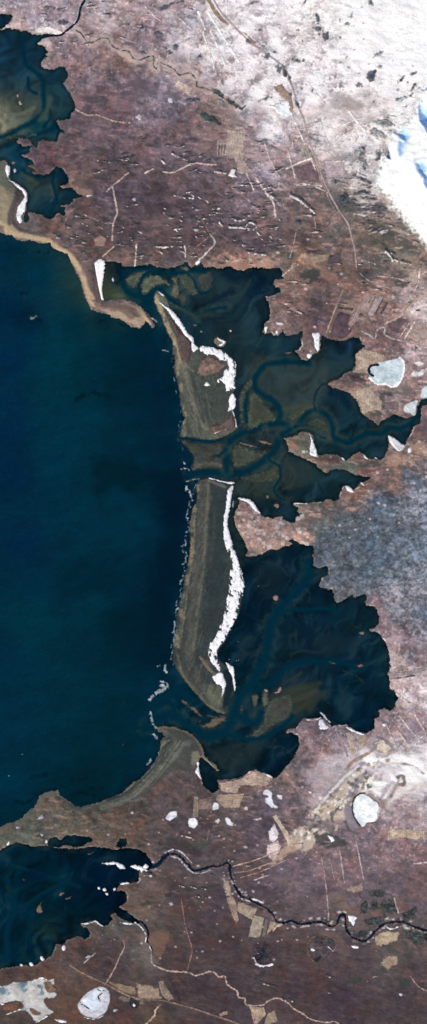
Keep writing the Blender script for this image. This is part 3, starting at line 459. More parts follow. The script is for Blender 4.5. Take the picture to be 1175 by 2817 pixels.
# fine ripple arcs and drowned sand on the flats
for pts, w, c in [("470,842 500,850 530,868 545,885", 10, (62, 70, 66)), ("550,870 575,862 600,868", 10, (44, 56, 58)), ("690,770 670,800 645,820", 7, (40, 58, 62)), ("830,1395 815,1380 800,1365", 8, (40, 50, 52)), ("800,1285 812,1310 800,1335 780,1345", 7, (52, 60, 58)), ("780,1260 800,1290 796,1320", 7, (50, 58, 58)),
                  ("840,1180 880,1195 900,1190", 14, (50, 66, 66)), ("780,1125 820,1118 850,1112", 9, (66, 72, 66)), ("800,1145 830,1128 860,1118", 6, (80, 80, 66)), ("820,1230 860,1280", 6, (24, 48, 56)), ("800,1800 830,1790 880,1795 900,1780", 8, (34, 48, 50)), ("870,1770 905,1745 900,1720", 6, (24, 42, 52)),
                  ("800,1900 840,1890 880,1880", 16, (56, 60, 52)), ("790,1930 830,1920 870,1900", 16, (66, 66, 54)), ("810,1960 850,1930", 12, (58, 60, 50)), ("780,1880 800,1870 830,1850", 7, (50, 56, 50)), ("945,1845 980,1860 1000,1880", 4, (34, 54, 58)), ("640,2055 680,2048 690,2080", 6, (40, 50, 48)), ("570,2060 600,2080 615,2110", 9, (36, 46, 46)),
                  ("650,2070 690,2060 700,2100", 4, (36, 46, 48)), ("660,1780 680,1800 720,1780", 5, (40, 46, 48)), ("790,1555 800,1590 780,1620", 5, (28, 46, 56)), ("720,1545 760,1550 790,1580", 6, (30, 48, 56)), ("840,1540 846,1560", 6, (8, 50, 66)),
                  ("110,330 130,300 138,270", 14, (70, 84, 76)), ("165,300 170,270 160,250", 8, (40, 66, 72)), ("140,515 146,540 140,552", 5, (72, 82, 70)), ("100,505 80,490 60,480", 12, (62, 76, 66)), ("0,330 12,340 10,355", 10, (158, 140, 104)), ("20,318 60,312 95,296", 9, (110, 106, 84)), ("0,300 20,310 30,316", 8, (92, 94, 84)),
                  ("60,2370 30,2400 10,2420", 5, (14, 48, 54)), ("120,2560 145,2560 150,2580", 16, (26, 50, 50)), ("60,2610 70,2640", 16, (16, 48, 48)), ("20,2440 25,2450", 12, (30, 44, 40)), ("70,380 90,370 100,372", 5, (90, 96, 80)), ("18,380 24,376 30,380", 5, (74, 90, 80)), ("65,452 90,468 92,475", 14, (58, 70, 74))]:
    q.line(pts, w, c, w * .45, .7, 2)
shal = sstep(16, 0, dW) * inner * sstep(-.1, .6, fbm(GX, GY, 22, 3, 11))
SCOL += (np.array([58, 70, 68], f32) - SCOL) * (shal * .55)[..., None]
swell = fbm(GX, GY, 6, 3, 18, -20, 3.0) * (1 - inner) + fbm(GX, GY, 34, 3, 19, -12, 3.5) * (1 - inner)
SCOL *= (1 + .055 * swell)[..., None]
# dark rim where the lagoons lap the shore
rim = sstep(12, 3, dW) * inner
SCOL *= (1 - 0.28 * rim)[..., None]

# ------------------------------------------------------------------ materials
def new_mat(name):
    m = bpy.data.materials.new(name); m.use_nodes = True
    nt = m.node_tree; nt.nodes.clear(); return m, nt
def N(nt, typ, **kw):
    n = nt.nodes.new(typ)
    for k, v in kw.items(): setattr(n, k, v)
    return n
def cover_mat(name, grain=3.0, amt=0.25, bump=0.15, bscale=2.0, rough=0.9, spec=0.1, fade=False, stretch=(1, 1, 1), rot=0.0):
    """base colour from the surveyed land cover, varied by procedural grain, with a bumped surface"""
    m, nt = new_mat(name); lk = nt.links.new
    out = N(nt, 'ShaderNodeOutputMaterial'); b = N(nt, 'ShaderNodeBsdfPrincipled')
    b.inputs['Roughness'].default_value = rough; b.inputs['Specular IOR Level'].default_value = spec
    a = N(nt, 'ShaderNodeAttribute', attribute_name='cover')
    g = N(nt, 'ShaderNodeNewGeometry'); mp = N(nt, 'ShaderNodeMapping'); mp.inputs['Scale'].default_value = stretch; mp.inputs['Rotation'].default_value = (0, 0, rot)
    lk(g.outputs['Position'], mp.inputs['Vector'])
    n1 = N(nt, 'ShaderNodeTexNoise'); n1.inputs['Scale'].default_value = grain; n1.inputs['Detail'].default_value = 3; n1.inputs['Roughness'].default_value = .65
    lk(mp.outputs[0], n1.inputs['Vector'])
    mr = N(nt, 'ShaderNodeMapRange'); mr.inputs['From Min'].default_value = .25; mr.inputs['From Max'].default_value = .75
    mr.inputs['To Min'].default_value = 1 - amt; mr.inputs['To Max'].default_value = 1 + amt
    lk(n1.outputs['Fac'], mr.inputs['Value'])
    mx = N(nt, 'ShaderNodeVectorMath', operation='SCALE'); lk(a.outputs['Color'], mx.inputs[0]); lk(mr.outputs[0], mx.inputs['Scale'])
    cl = N(nt, 'ShaderNodeVectorMath', operation='MINIMUM'); lk(mx.outputs[0], cl.inputs[0]); cl.inputs[1].default_value = (.93, .93, .93)
    lk(cl.outputs[0], b.inputs['Base Color'])
    n2 = N(nt, 'ShaderNodeTexNoise'); n2.inputs['Scale'].default_value = bscale; n2.inputs['Detail'].default_value = 4
    lk(mp.outputs[0], n2.inputs['Vector'])
    bp = N(nt, 'ShaderNodeBump'); bp.inputs['Strength'].default_value = 1.0; bp.inputs['Distance'].default_value = bump
    lk(n2.outputs['Fac'], bp.inputs['Height']); lk(bp.outputs[0], b.inputs['Normal'])
    if fade:
        f = N(nt, 'ShaderNodeAttribute', attribute_name='fade'); tr = N(nt, 'ShaderNodeBsdfTransparent'); ms = N(nt, 'ShaderNodeMixShader')
        lk(f.outputs['Fac'], ms.inputs[0]); lk(tr.outputs[0], ms.inputs[1]); lk(b.outputs[0], ms.inputs[2]); lk(ms.outputs[0], out.inputs['Surface'])
    else: lk(b.outputs[0], out.inputs['Surface'])
    return m
M_LAND = cover_mat('heath_ground', 3.2, .18, .09, 1.8)
M_HEATH = cover_mat('thin_heath', 4.0, .15, .08, 2.0, fade=True)
M_SEA = cover_mat('sea_water', 5.0, .13, .03, 1.2, .5, .0, stretch=(.5, 1, 1))
M_SAND = cover_mat('wet_sand', 3.0, .10, .03, 2.0, .8, .15, fade=True)
M_SNOW = cover_mat('packed_snow', 4.0, .04, .05, 2.5, .75, .2, fade=True)
M_ICE = cover_mat('lake_ice', 2.0, .05, .03, 2.0, .5, .3, fade=True)
M_FIELD = cover_mat('cut_hay', 6.0, .08, .03, 3.0, fade=True)
M_TRACK = cover_mat('gravel_track', 8.0, .15, .03, 4.0, fade=True)
M_WATER = cover_mat('river_water', 4.0, .15, .02, 2.0, .4, .03, fade=True)
M_ROCK = cover_mat('dark_rock', 5.0, .25, .15, 3.0, fade=True)
M_FOAM = cover_mat('sea_foam', 8.0, .2, .05, 5.0, .8, .2, fade=True)
def plain_mat(name, col, rough=.5):
    m, nt = new_mat(name); out = N(nt, 'ShaderNodeOutputMaterial'); b = N(nt, 'ShaderNodeBsdfPrincipled')
    n = N(nt, 'ShaderNodeTexNoise'); n.inputs['Scale'].default_value = 9
    r = N(nt, 'ShaderNodeValToRGB'); r.color_ramp.elements[0].color = tuple(c * .75 for c in col) + (1,); r.color_ramp.elements[1].color = tuple(col) + (1,)
    nt.links.new(n.outputs['Fac'], r.inputs[0]); nt.links.new(r.outputs[0], b.inputs['Base Color']); b.inputs['Roughness'].default_value = rough
    nt.links.new(b.outputs[0], out.inputs['Surface']); return m

# ------------------------------------------------------------------ mesh building
def make_mesh(name, V, quads, polys, C, F, mat):
    """V (n,3); quads (m,4) index array; polys list of index tuples; C srgb colours; F fade"""
    me = bpy.data.meshes.new(name)
    nq = len(quads); loops = [quads.ravel()] if nq else []
    tot = [np.full(nq, 4, np.int32)]
    if polys:
        loops.append(np.array([i for p in polys for i in p], np.int32)); tot.append(np.array([len(p) for p in polys], np.int32))
    loops = np.concatenate(loops).astype(np.int32); tot = np.concatenate(tot)
    me.vertices.add(len(V)); me.vertices.foreach_set('co', V.astype(f32).ravel())
    me.loops.add(len(loops)); me.loops.foreach_set('vertex_index', loops)
    me.polygons.add(len(tot)); st = np.concatenate([[0], np.cumsum(tot)[:-1]]).astype(np.int32)
    me.polygons.foreach_set('loop_start', st); me.polygons.foreach_set('loop_total', tot.astype(np.int32))
    me.polygons.foreach_set('use_smooth', np.ones(len(tot), bool))
    me.update(calc_edges=True)
    at = me.color_attributes.new('cover', 'FLOAT_COLOR', 'POINT')
    rgba = np.ones((len(V), 4), f32); rgba[:, :3] = albedo(C); at.data.foreach_set('color', rgba.ravel())
    if F is not None:
        fa = me.attributes.new('fade', 'FLOAT', 'POINT'); fa.data.foreach_set('value', np.asarray(F, f32).ravel())
    me.materials.append(mat); me.validate(clean_customdata=False)
    return me
def link(name, me, parent=None, label=None, cat=None, group=None, kind=None):
    o = bpy.data.objects.new(name, me); COL.objects.link(o)
    if parent is not None: o.parent = parent
    if label: o['label'] = label
    if cat: o['category'] = cat
    if group: o['group'] = group
    if kind: o['kind'] = kind
    return o
def biggest(mask):
    """largest connected body of a small mask"""
    lab = np.where(mask, np.arange(mask.size).reshape(mask.shape) + 1, 0)
    while True:
        n = lab.copy()
        n[1:] = np.maximum(n[1:], lab[:-1]); n[:-1] = np.maximum(n[:-1], lab[1:]); n[:, 1:] = np.maximum(n[:, 1:], lab[:, :-1]); n[:, :-1] = np.maximum(n[:, :-1], lab[:, 1:])
        n = np.where(mask, n, 0)
        if (n == lab).all(): break
        # pointer jumping speeds the flood up
        flat = n.ravel(); nz = flat > 0; flat[nz] = flat[flat[nz] - 1]; lab2 = flat.reshape(n.shape)
        lab = np.maximum(n, lab2) * mask
    v, c = np.unique(lab[lab > 0], return_counts=True)
    return lab == v[c.argmax()] if len(v) else mask
def contour_mesh(name, xs, ys, f, colfn, zfn, mat, soft=0.0, one=True, alpha=1.0):
    """surface of every cell where f > 0, cut exactly along f = 0"""
    if one and (f > 0).any():
        keep = biggest(f > 0); f = np.where((f > 0) & ~keep, -0.01, f)
    ins = f > 0
    X, Y = np.meshgrid(xs, ys); nx = len(xs)
    c = ins[:-1, :-1].astype(int) + ins[:-1, 1:] + ins[1:, 1:] + ins[1:, :-1]
    idx = np.arange(f.size).reshape(f.shape)
    full = c == 4
    q = np.stack([idx[1:, :-1][full], idx[1:, 1:][full], idx[:-1, 1:][full], idx[:-1, :-1][full]], -1)
    ex, ey, ef = [], [], []; polys = []; cache = {}
    base = f.size
    fl = f.ravel(); xf = X.ravel(); yf = Y.ravel()
    for j, i in zip(*np.nonzero((c > 0) & (c < 4))):
        ring = [idx[j + 1, i], idx[j + 1, i + 1], idx[j, i + 1], idx[j, i]]
        p = []
        for k in range(4):
            a, b = ring[k], ring[(k + 1) % 4]
            if fl[a] > 0: p.append(a)
            if (fl[a] > 0) != (fl[b] > 0):
                key = (a, b) if a < b else (b, a)
                if key not in cache:
                    t = fl[key[0]] / (fl[key[0]] - fl[key[1]]); t = min(max(t, .02), .98)
                    cache[key] = base + len(ex)
                    ex.append(xf[key[0]] + t * (xf[key[1]] - xf[key[0]])); ey.append(yf[key[0]] + t * (yf[key[1]] - yf[key[0]])); ef.append(0.0)
                p.append(cache[key])
        if len(p) >= 3: polys.append(tuple(p))
    ax = np.concatenate([xf, ex]); ay = np.concatenate([yf, ey]); af = np.concatenate([fl, ef])
    used = np.zeros(len(ax), bool); used[q.ravel()] = True
    for p in polys: used[list(p)] = True
    if not used.any(): return None
    rem = np.cumsum(used) - 1
    ax, ay, af = ax[used].astype(f32), ay[used].astype(f32), af[used].astype(f32)
    z = zfn(ax, ay, af)
    V = np.stack([WX(ax), WY(ay), z], -1)
    C = colfn(ax, ay, af)
    F = np.ones(len(ax)) if soft <= 0 else sstep(0, soft, af + np.where(af > 0, soft * .30 * fbm(ax, ay, 4.5, 2, 2), 0))
    if alpha < 1: F = F * np.clip(alpha + .14 * fbm(ax, ay, 14, 2, 8), 0, 1)
    return make_mesh(name, V, rem[q] if len(q) else q, [tuple(rem[list(p)]) for p in polys], C, F, mat)
LIFT = [0]
def patch(name, pts, col, mat, label=None, cat=None, group=None, kind=None, parent=None, soft=2.0, nz=1.5, sc=8, off=0.03, dome=0.0, dw=6.0, step=1.5,
          width=None, var=0.12, colfn=None, smooth=True, seed=1, zbase=None, one=True, alpha=1.0, extra=None, rows=None, grow=0.0, scy=None):
    """a body of ground cover (closed outline) or a ribbon (width given) lying on the terrain"""
    if isinstance(pts, str): pts = P(pts)
    a = np.array(pts); m = 8 + (max(width) if isinstance(width, (list, tuple)) else (width or 0))
    xs = np.arange(a[:, 0].min() - m, a[:, 0].max() + m + step, step).astype(f32); ys = np.arange(a[:, 1].min() - m, a[:, 1].max() + m + step, step).astype(f32)
    X, Y = np.meshgrid(xs, ys)
    if width is None:
        f = sdf(smooth_poly(pts) if smooth else pts, xs, ys, 40)
    else:
        f = width / 2 - edge_dist(smooth_line(pts), xs, ys, width + 8, False)
    f = f + grow + fbm(X, Y, sc, 3, seed) * nz
    if extra is not None: f = extra(X, Y, f)
    f = np.clip(f, -40, 40)
    f[0] = f[-1] = -1; f[:, 0] = -1; f[:, -1] = -1
    LIFT[0] += 1
    lift = off + (LIFT[0] % 97) * 0.00012
    zb = ground if zbase is None else (lambda x, y: np.maximum(ground(x, y), zbase))
    def zf(x, y, g): return zb(x, y) + lift + dome * sstep(0, dw, g)
    def cf(x, y, g):
        c = colfn(x, y, g) if colfn else np.repeat(np.array([col], f32), len(x), 0)
        if rows:
            ang, per, amp = rows[:3]; t = math.radians(ang)
            ph = (-x * math.sin(t) + y * math.cos(t)) / per
            c = c * (1 + amp * .85 * np.sin(ph * 6.283 + 1.2 * fbm(x, y, 18, 2, 3)) * (.6 + .7 * fbm(x, y, 14, 2, 5)))[:, None]
        c = c * (1 + var * fbm(x, y, 10, 3, seed + 4) + var * fbm(x, y, 4, 2, seed + 6))[:, None]
        hue = 28 * var * fbm(x, y, 7, 2, seed + 9)
        c = c + np.stack([hue, -hue * .3, -hue * .7], -1) * (c < 235)
        return np.clip(c, 0, 255)
    me = contour_mesh(name, xs, ys, f.astype(f32), cf, zf, mat, soft * 1.5, one, alpha)
    if me is None: return None
    return link(name, me, parent, label, cat, group, kind)

# ------------------------------------------------------------------ terrain and sea sheets (their last rings run out to the horizon)
def far(v, lo, hi):
    out = v.astype(np.float64).copy(); n = 10
    for k in range(n):
        out[k] = lo - 40.0 * (2.2 ** (n - k)) / 2.2 + 0; out[-1 - k] = hi + 40.0 * (2.2 ** (n - k)) / 2.2
    return out
fx = far(gx, -110 + 20, 1286 - 20); fy = far(gy, -110 + 20, 2928 - 20)
FX, FY = np.meshgrid(fx, fy)
idx = np.arange(NX * NY).reshape(NY, NX)
quads = np.stack([idx[1:, :-1].ravel(), idx[1:, 1:].ravel(), idx[:-1, 1:].ravel(), idx[:-1, :-1].ravel()], -1)
MT = P("""1420,60 1240,130 1175,196 1150,232 1140,270 1128,300 1105,335 1078,352 1052,385 1042,420 1034,455 1022,486 1014,505 1030,522 1050,540 1064,566 1096,606 1130,646 1160,676 1185,700 1420,820""")
LC *= (1 - .05 * sstep(150, 105, LC.mean(-1)))[..., None]
HT = H - 12 * sstep(24, 36, sdf(MT, gx, gy, 40))     # the mountain is a body of its own and stands over this hollow
link('terrain', make_mesh('terrain', np.stack([WX(FX), WY(FY), HT], -1).reshape(-1, 3), quads, [], LC.reshape(-1, 3), None, M_LAND), kind='structure')
near = dW > -8
wet = near[1:, :-1] | near[1:, 1:] | near[:-1, 1:] | near[:-1, :-1]
qs = quads[wet.ravel()]
used = np.zeros(NX * NY, bool); used[qs.ravel()] = True; rem = np.cumsum(used) - 1
Vs = np.stack([WX(FX), WY(FY), np.zeros_like(FX)], -1).reshape(-1, 3)[used]
SCOL *= (.95 - .04 * (1 - inner))[..., None]
SCOL[..., 1] += 3.0 * (1 - inner) * sstep(470, 300, GX)
link('sea', make_mesh('sea', Vs, rem[qs], [], SCOL.reshape(-1, 3)[used], None, M_SEA), kind='structure')


# ------------------------------------------------------------------ islands
def local_paint(pts, base, samples=None, step=1.5, m=14):
    a = np.array(pts); xs = np.arange(a[:, 0].min() - m, a[:, 0].max() + m, step).astype(f32); ys = np.arange(a[:, 1].min() - m, a[:, 1].max() + m, step).astype(f32)
    C = np.zeros((len(ys), len(xs), 3), f32); C[:] = base
    X, Y = np.meshgrid(xs, ys)
    C = C * (1 + .10 * fbm(X, Y, 20, 3, 2) + .05 * fbm(X, Y, 6, 2, 3))[..., None]
    lp = Paint(xs, ys, C); lp.fn = lambda x, y, g: bil(lp.C, x, y, xs[0], ys[0], step)
    return lp
def island(name, pts, lp, label, cat, nz=1.4, soft=3, dome=.10, dw=20, **k):
    return patch(name, pts, (0, 0, 0), M_SAND, label, cat, zbase=0.0, off=.02, dome=dome, dw=dw, colfn=lambda x, y, g: lp.fn(x, y, g) * .93, soft=soft, nz=nz, var=.09, **k)

# northern barrier island
lp = local_paint(BAR_N, (74, 80, 76))
lp.line("428,818 442,856 458,896 474,930 488,972 494,996", 17, (178, 150, 110), 5, .95)
lp.line("486,985 490,1020 497,1060 503,1100 508,1140 511,1170 505,1198", 11, (136, 118, 94), 4, .8, 3)
lp.line("494,1010 502,1060 512,1110 522,1150 545,1185 580,1200 620,1196 645,1180", 26, (104, 94, 76), 7, .9)
lp.line("490,1040 498,1080 508,1120 512,1160 520,1190", 11, (66, 70, 66), 4, .75)
lp.line("502,1000 512,1030 522,1070 534,1120 546,1156 566,1178", 15, (128, 112, 88), 5, .85)
lp.fill("525,1040 560,1060 606,1060 630,1090 626,1130 600,1150 575,1165 556,1150 545,1110 534,1070", (66, 74, 70), 8, .9, 4)
lp.fill("520,980 545,965 556,980 545,1010 530,1020", (86, 80, 68), 5, .8)
lp.fill("430,806 450,812 462,828 470,845 455,842 440,828", (112, 106, 84), 3, .9)
lp.line("505,990 512,1004 530,1020", 8, (150, 126, 102), 3, .6)
lp.line("493,1206 540,1205 590,1208", 10, (96, 88, 68), 3, .5)
for k in range(22):
    y = 850 + k * 15 + rng.randn() * 5; x = np.interp(y, [820, 870, 925, 990, 1060, 1100, 1140, 1200], [426, 444, 466, 482, 492, 496, 503, 498]) + 3 + rng.rand() * 6; r = 4 + rng.rand() * 6
    lp.fill([(x - r * .6, y - r), (x + r * .4, y - r * 1.2), (x + r * .7, y + r), (x - r * .5, y + r * 1.3)], (164, 136, 100) if rng.rand() < .6 else (76, 78, 74), 3, .7, 3, 6, seed=k % 20)
for k in range(60):
    y = rng.uniform(960, 1190); x = np.interp(y, [960, 1060, 1190], [520, 540, 560]) + rng.randn() * 30; ln = 12 + rng.rand() * 30
    lp.line([(x, y), (x + ln * .12, y + ln * .5), (x + ln * .3, y + ln)], 1.5 + rng.rand() * 3, (116, 106, 88) if rng.rand() < .5 else (56, 66, 66), 2.4, .5, 1.6, seed=k % 20)
n_isl = island('barrier_island', BAR_N, lp, 'olive sand island nearest the northern spit, with brown heath pads and a wide flat', 'island')
for q_, c in [("448,849 474,879 497,909 523,938 528,961 523,987 504,998 493,983 489,953 482,923 467,890", (100, 76, 74)), ("545,1009 553,990 571,977 586,981 609,994 622,1004 612,1018 594,1031 568,1037 549,1033 542,1028", (120, 94, 86)),
              ("575,1173 601,1165 623,1151 638,1136 646,1154 646,1173 638,1184 616,1190 590,1193", (104, 80, 74))]:
    patch('heath_pad', q_, c, M_HEATH, parent=n_isl, zbase=.12, off=.03, dome=.12, dw=8, soft=4, nz=1.2, var=.14)
patch('heath_pad', "553,1024 566,1004 586,996 600,1004 588,1018 570,1024", (146, 118, 100), M_HEATH, parent=n_isl, zbase=.27, off=.02, dome=.03, soft=5, var=.12)
patch('shell_strand', "591,1192 606,1186 622,1182", (214, 196, 180), M_SNOW, parent=n_isl, width=3, zbase=.27, off=.02, soft=1.5, nz=1)
# southern barrier island
lp = local_paint(BAR_S, (52, 62, 64))
lp.fill("560,1320 645,1326 640,1360 630,1430 618,1430 612,1480 620,1560 612,1640 590,1720 570,1760 575,1620 580,1480 580,1360", (46, 58, 62), 8, .9, 4)
lp.line("560,1330 558,1400 554,1480 548,1560 538,1650 528,1730 520,1800 532,1860 570,1910 600,1940", 34, (86, 82, 74), 8, .85)
lp.line("572,1335 570,1400 566,1470 560,1540 550,1640 540,1720 532,1790", 8, (118, 104, 78), 4, .7)
lp.line("590,1400 588,1470 580,1560", 8, (74, 74, 62), 4, .5)
lp.line("548,1345 540,1400 536,1470 528,1540 518,1620 508,1700 504,1770 510,1830 540,1885 580,1935", 8, (60, 66, 66), 3, .75)
lp.line("542,1360 534,1420 530,1500 520,1580 510,1650 500,1720 492,1780", 10, (136, 112, 82), 3, .85, 2)
lp.line("530,1440 528,1520 515,1600 502,1690 496,1770 500,1830", 5, (70, 72, 68), 2, .6)
lp.line("486,1800 500,1850 530,1895 560,1930 590,1952 615,1962", 9, (132, 106, 66), 4, .7, 2)
lp.line("478,1760 482,1800 490,1830", 8, (44, 48, 52), 3, .6)
lp.fill("600,1880 618,1900 612,1930 600,1945 580,1935 560,1905 570,1885", (118, 108, 82), 6, .7)
lp.line("570,1820 590,1860", 8, (120, 106, 92), 3, .6)
lp.fill("612,1850 632,1836 640,1860 640,1900 630,1940 612,1950 618,1905", (10, 32, 42), 4, .95, 2)
lp.line("575,1322 600,1332 620,1340", 8, (140, 122, 98), 3, .7)
for k in range(30):
    y = 1350 + k * 15 + rng.randn() * 5; x = np.interp(y, [1345, 1400, 1450, 1525, 1585, 1640, 1700, 1760, 1800], [540, 531, 523, 521, 509, 502, 488, 479, 478]) + 2 + rng.rand() * 7; r = 5 + rng.rand() * 7
    lp.fill([(x - r * .6, y - r), (x + r * .4, y - r * 1.2), (x + r * .7, y + r), (x - r * .5, y + r * 1.3)], (146, 120, 90) if rng.rand() < .6 else (58, 64, 66), 3, .75, 3, 6, seed=k % 20)
for k in range(90):
    y = rng.uniform(1340, 1900); x = np.interp(y, [1345, 1500, 1700, 1850], [575, 555, 530, 560]) + rng.randn() * 22; ln = 16 + rng.rand() * 40
    lp.line([(x, y), (x - 2 - ln * .08, y + ln * .5), (x - 4 - ln * .2, y + ln)], 1.5 + rng.rand() * 3, (108, 98, 82) if rng.rand() < .5 else (46, 58, 62), 2.4, .5, 1.6, seed=k % 20)
s_isl = island('barrier_island', BAR_S, lp, 'longest sand island, banded olive, with surf to the west and snow to the east', 'island')
for q_ in ["545,1807 552,1802 574,1824 590,1850 580,1854 566,1838", "576,1846 584,1840 598,1852 592,1858"]:
    patch('heath_pad', q_, (112, 94, 80), M_HEATH, parent=s_isl, zbase=.12, off=.03, dome=.08, dw=6, soft=2, nz=.6, smooth=False)
# tidal flat between the two channels
lp = local_paint(FLAT_MID, (66, 70, 64))
lp.line("500,1216 520,1240 532,1262 534,1290", 14, (122, 100, 72), 5, .7, 3)
lp.line("530,1290 560,1276 600,1278 612,1284", 10, (112, 96, 80), 4, .8, 2)
lp.line("540,1230 570,1234 590,1240", 12, (62, 66, 56), 5, .6)
island('tidal_flat', FLAT_MID, lp, 'olive tidal flat between the two inlets that part the long sand islands', 'tidal flat', dome=.04, alpha=.85, nz=3, soft=6)

# ------------------------------------------------------------------ snow banks along the islands and shores
def snow(name, pts, label, nz=2.0, sc=6, dome=.14, col=(252, 248, 251), z=.14, cat='snow bank', soft=1.2, holes=0, group=None, one=True, **k):
    def ex(X, Y, f):
        g = f - 1.5 * np.maximum(fbm(X, Y, 4.5, 2, 11, 70, 1.4), 0) * sstep(12, 3, f)
        if holes: g = np.minimum(g, (.24 + .055 * np.clip(f, 0, 30) / holes - fbm(X, Y, 7, 3, 15, 75, 1.8)) * 6)
        return g
    return patch(name, pts, col, M_SNOW, label, cat, group, zbase=z, off=.03, dome=dome, dw=5, soft=soft, nz=nz, sc=sc, var=.03, extra=ex, one=one, step=1.3, colfn=lambda x, y, g: np.array([col], f32) * (1 - .20 * np.maximum(fbm(x, y, 6, 3, 17), 0) - .22 * sstep(3.5, 0, g))[:, None] + np.array([[0, 3, 8]], f32), **k)
snow('snow_bank', "627,1342 640,1333 644,1345 640,1367 635,1396 630,1422 629,1445 634,1467 641,1500 630,1514 622,1512 614,1486 613,1450 613,1426 618,1404 621,1378 624,1350",
     'narrow northern stretch of white snow along the lagoon side of the longest island', nz=1.6, col=(246, 242, 246), grow=-1.2)
snow('snow_bank', "622,1496 640,1494 657,1538 668,1571 674,1601 672,1623 666,1657 655,1694 636,1731 614,1769 604,1782 598,1802 606,1828 607,1846 598,1850 587,1836 574,1810 572,1787 579,1765 594,1746 605,1717 616,1683 623,1653 629,1609 631,1579 631,1545 626,1515",
     'broad speckled curve of snow along the lagoon side of the longest island', holes=1.1, nz=2.6, grow=-1.0)
snow('snow_bank', "583,1862 596,1852 610,1850 617,1862 622,1880 618,1903 607,1926 610,1904 609,1888 603,1884 594,1882 588,1872", 'small white snow hook at the southern tip of the longest sand island', nz=1)
snow('snow_bank', "620,1822 634,1828 644,1836 646,1858 650,1888 646,1907 642,1890 638,1862 630,1848 626,1836", 'thin white snow crescent standing apart off the southern tip of the longest sand island', nz=1.4)
snow('snow_bank', "572,1312 590,1316 615,1323 640,1325 648,1329 636,1333 610,1327 588,1321 574,1317", 'thin white snow rim along the northern end of the longest sand island', nz=.8)
snow('snow_bank', "428,821 441,838 460,856 478,882 493,901 508,923 523,938 527,957 530,968 543,964 547,957 534,942 532,927 519,916 512,905 497,882 484,864 467,847 452,838 437,827", 'tapering white snow bank down the lagoon side of the northern spit island', nz=1.4)
snow('snow_bank', "431,799 440,801 450,810 455,816 447,815 437,806", 'little white snow streak on the northern tip of the spit island', nz=.6)
snow('snow_bank', "549,953 556,950 586,955 603,961 616,965 635,979 650,1000 651,1020 646,1046 650,1065 638,1074 616,1078 609,1069 612,1054 597,1054 597,1044 612,1037 614,1024 623,1005 618,994 601,989 590,979 564,976 551,966", 'broad ragged snow bank curving round the brown heath pad', holes=.9, nz=2.6, grow=-.8)
snow('snow_bank', "642,1082 650,1098 648,1123 631,1130 620,1143 612,1151 607,1149 623,1134 629,1121 629,1098 635,1087", 'narrow ragged snow bank below the broad one on the northern island', nz=1.8)
snow('snow_bank', "636,1128 642,1130 646,1143 653,1175 648,1177 646,1154", 'thin white snow sliver at the south east tip of the northern island', nz=.8)
snow('snow_bank', "560,1060 569,1050 581,1061 570,1063", 'small lone white snow patch on the olive flat of the northern island', nz=1)
snow('snow_bank', "15,456 26,454 28,467 26,493 41,501 58,514 71,523 76,542 73,568 69,582 61,594 61,614 56,616 45,601 47,571 60,553 67,542 61,527 45,515 34,504 22,493 15,474", 'white snow bank winding down the barrier between the small western lagoon and the sea', nz=1.6)
snow('snow_bank', "36,466 44,464 45,474 39,478", 'faint snow spot on a mud point in the small western lagoon', nz=1, col=(190, 186, 190))
def comb(X, Y, f):
    t = np.clip((X - np.interp(Y, [712, 827], [276, 284])) / 12, 0, 1)
    return f - t * 3.2 * (np.sin(Y / 1.9 + np.sin(Y * .31)) * .5 + .5)
patch('snow_bank', "259,724 273,711 292,715 289,743 285,769 281,795 284,817 288,828 279,824 270,788 264,754", (253, 250, 252), M_SNOW, 'white wedge of snow with a comb edge at the head of the spit bay', 'snow bank', zbase=.2, dome=.14, dw=5, soft=1.2, nz=.5, var=.02, extra=comb, step=1.2, smooth=False)
snow('ice_floe', "306,765 311,762 315,770 312,776 308,773", 'small pale ice floe afloat in the bay beside the white snow wedge', nz=.8, col=(214, 216, 222), cat='ice floe')
snow('snow_bank', "540,2096 548,2096 549,2122 557,2145 548,2141 536,2122 542,2111", 'white snow streak at the root of the hooked southern spit', nz=1.2)
snow('snow_bank', "566,2086 578,2096 587,2107 582,2107 572,2097", 'thin pale strand on the tail of the hooked southern spit', nz=.6, col=(206, 190, 170))
snow('snow_bank', "655,1368 683,1372 698,1381 709,1400 717,1413 704,1409 692,1396 678,1382 660,1376", 'slanting white snow bank on the north shore of the round brown headland', nz=1.6)
snow('snow_bank', "639,1378 645,1376 644,1390 641,1398 638,1392", 'small grey snow smear between the longest island and the brown headland', nz=1, col=(150, 152, 156))
snow('snow_bank', "849,1193 855,1193 864,1218 874,1255 853,1251 851,1232 855,1214", 'tall white snow bank on the east side of the lagoon tongue', nz=.9)
snow('snow_bank', "1069,1197 1084,1203 1103,1218 1116,1229 1099,1244 1084,1232 1069,1214", 'ribbed white snow bank slanting above the tan eastern shore', nz=1.2, col=(236, 230, 232))
snow('snow_bank', "1122,1233 1130,1230 1134,1240 1128,1248 1121,1244", 'small white snow spot east of the ribbed snow bank', nz=1)
snow('snow_bank', "950,1337 961,1337 976,1355 956,1352", 'white snow patch on a brown point in the inner eastern arm', nz=1)
snow('snow_bank', "988,1325 996,1326 1007,1338 998,1336", 'short white snow streak up shore of the inner eastern arm', nz=.8)
snow('snow_bank', "994,1246 1004,1250 1014,1264 1003,1262", 'white snow patch on the south shore of the tidal river arm, the larger one', nz=.8)
snow('snow_bank', "938,1257 946,1260 952,1270 944,1268", 'white snow patch on the south shore of the tidal river arm, the smaller one', nz=.6)
snow('snow_bank', "1028,1258 1036,1258 1042,1266 1036,1265", 'white snow fleck nearest the ribbed snow bank on the tidal river arm', nz=.6)
snow('snow_bank', "805,1384 815,1382 830,1384 846,1383 846,1388 828,1387 808,1388", 'level white snow strip on a brown point facing the hooked headland', nz=.8)
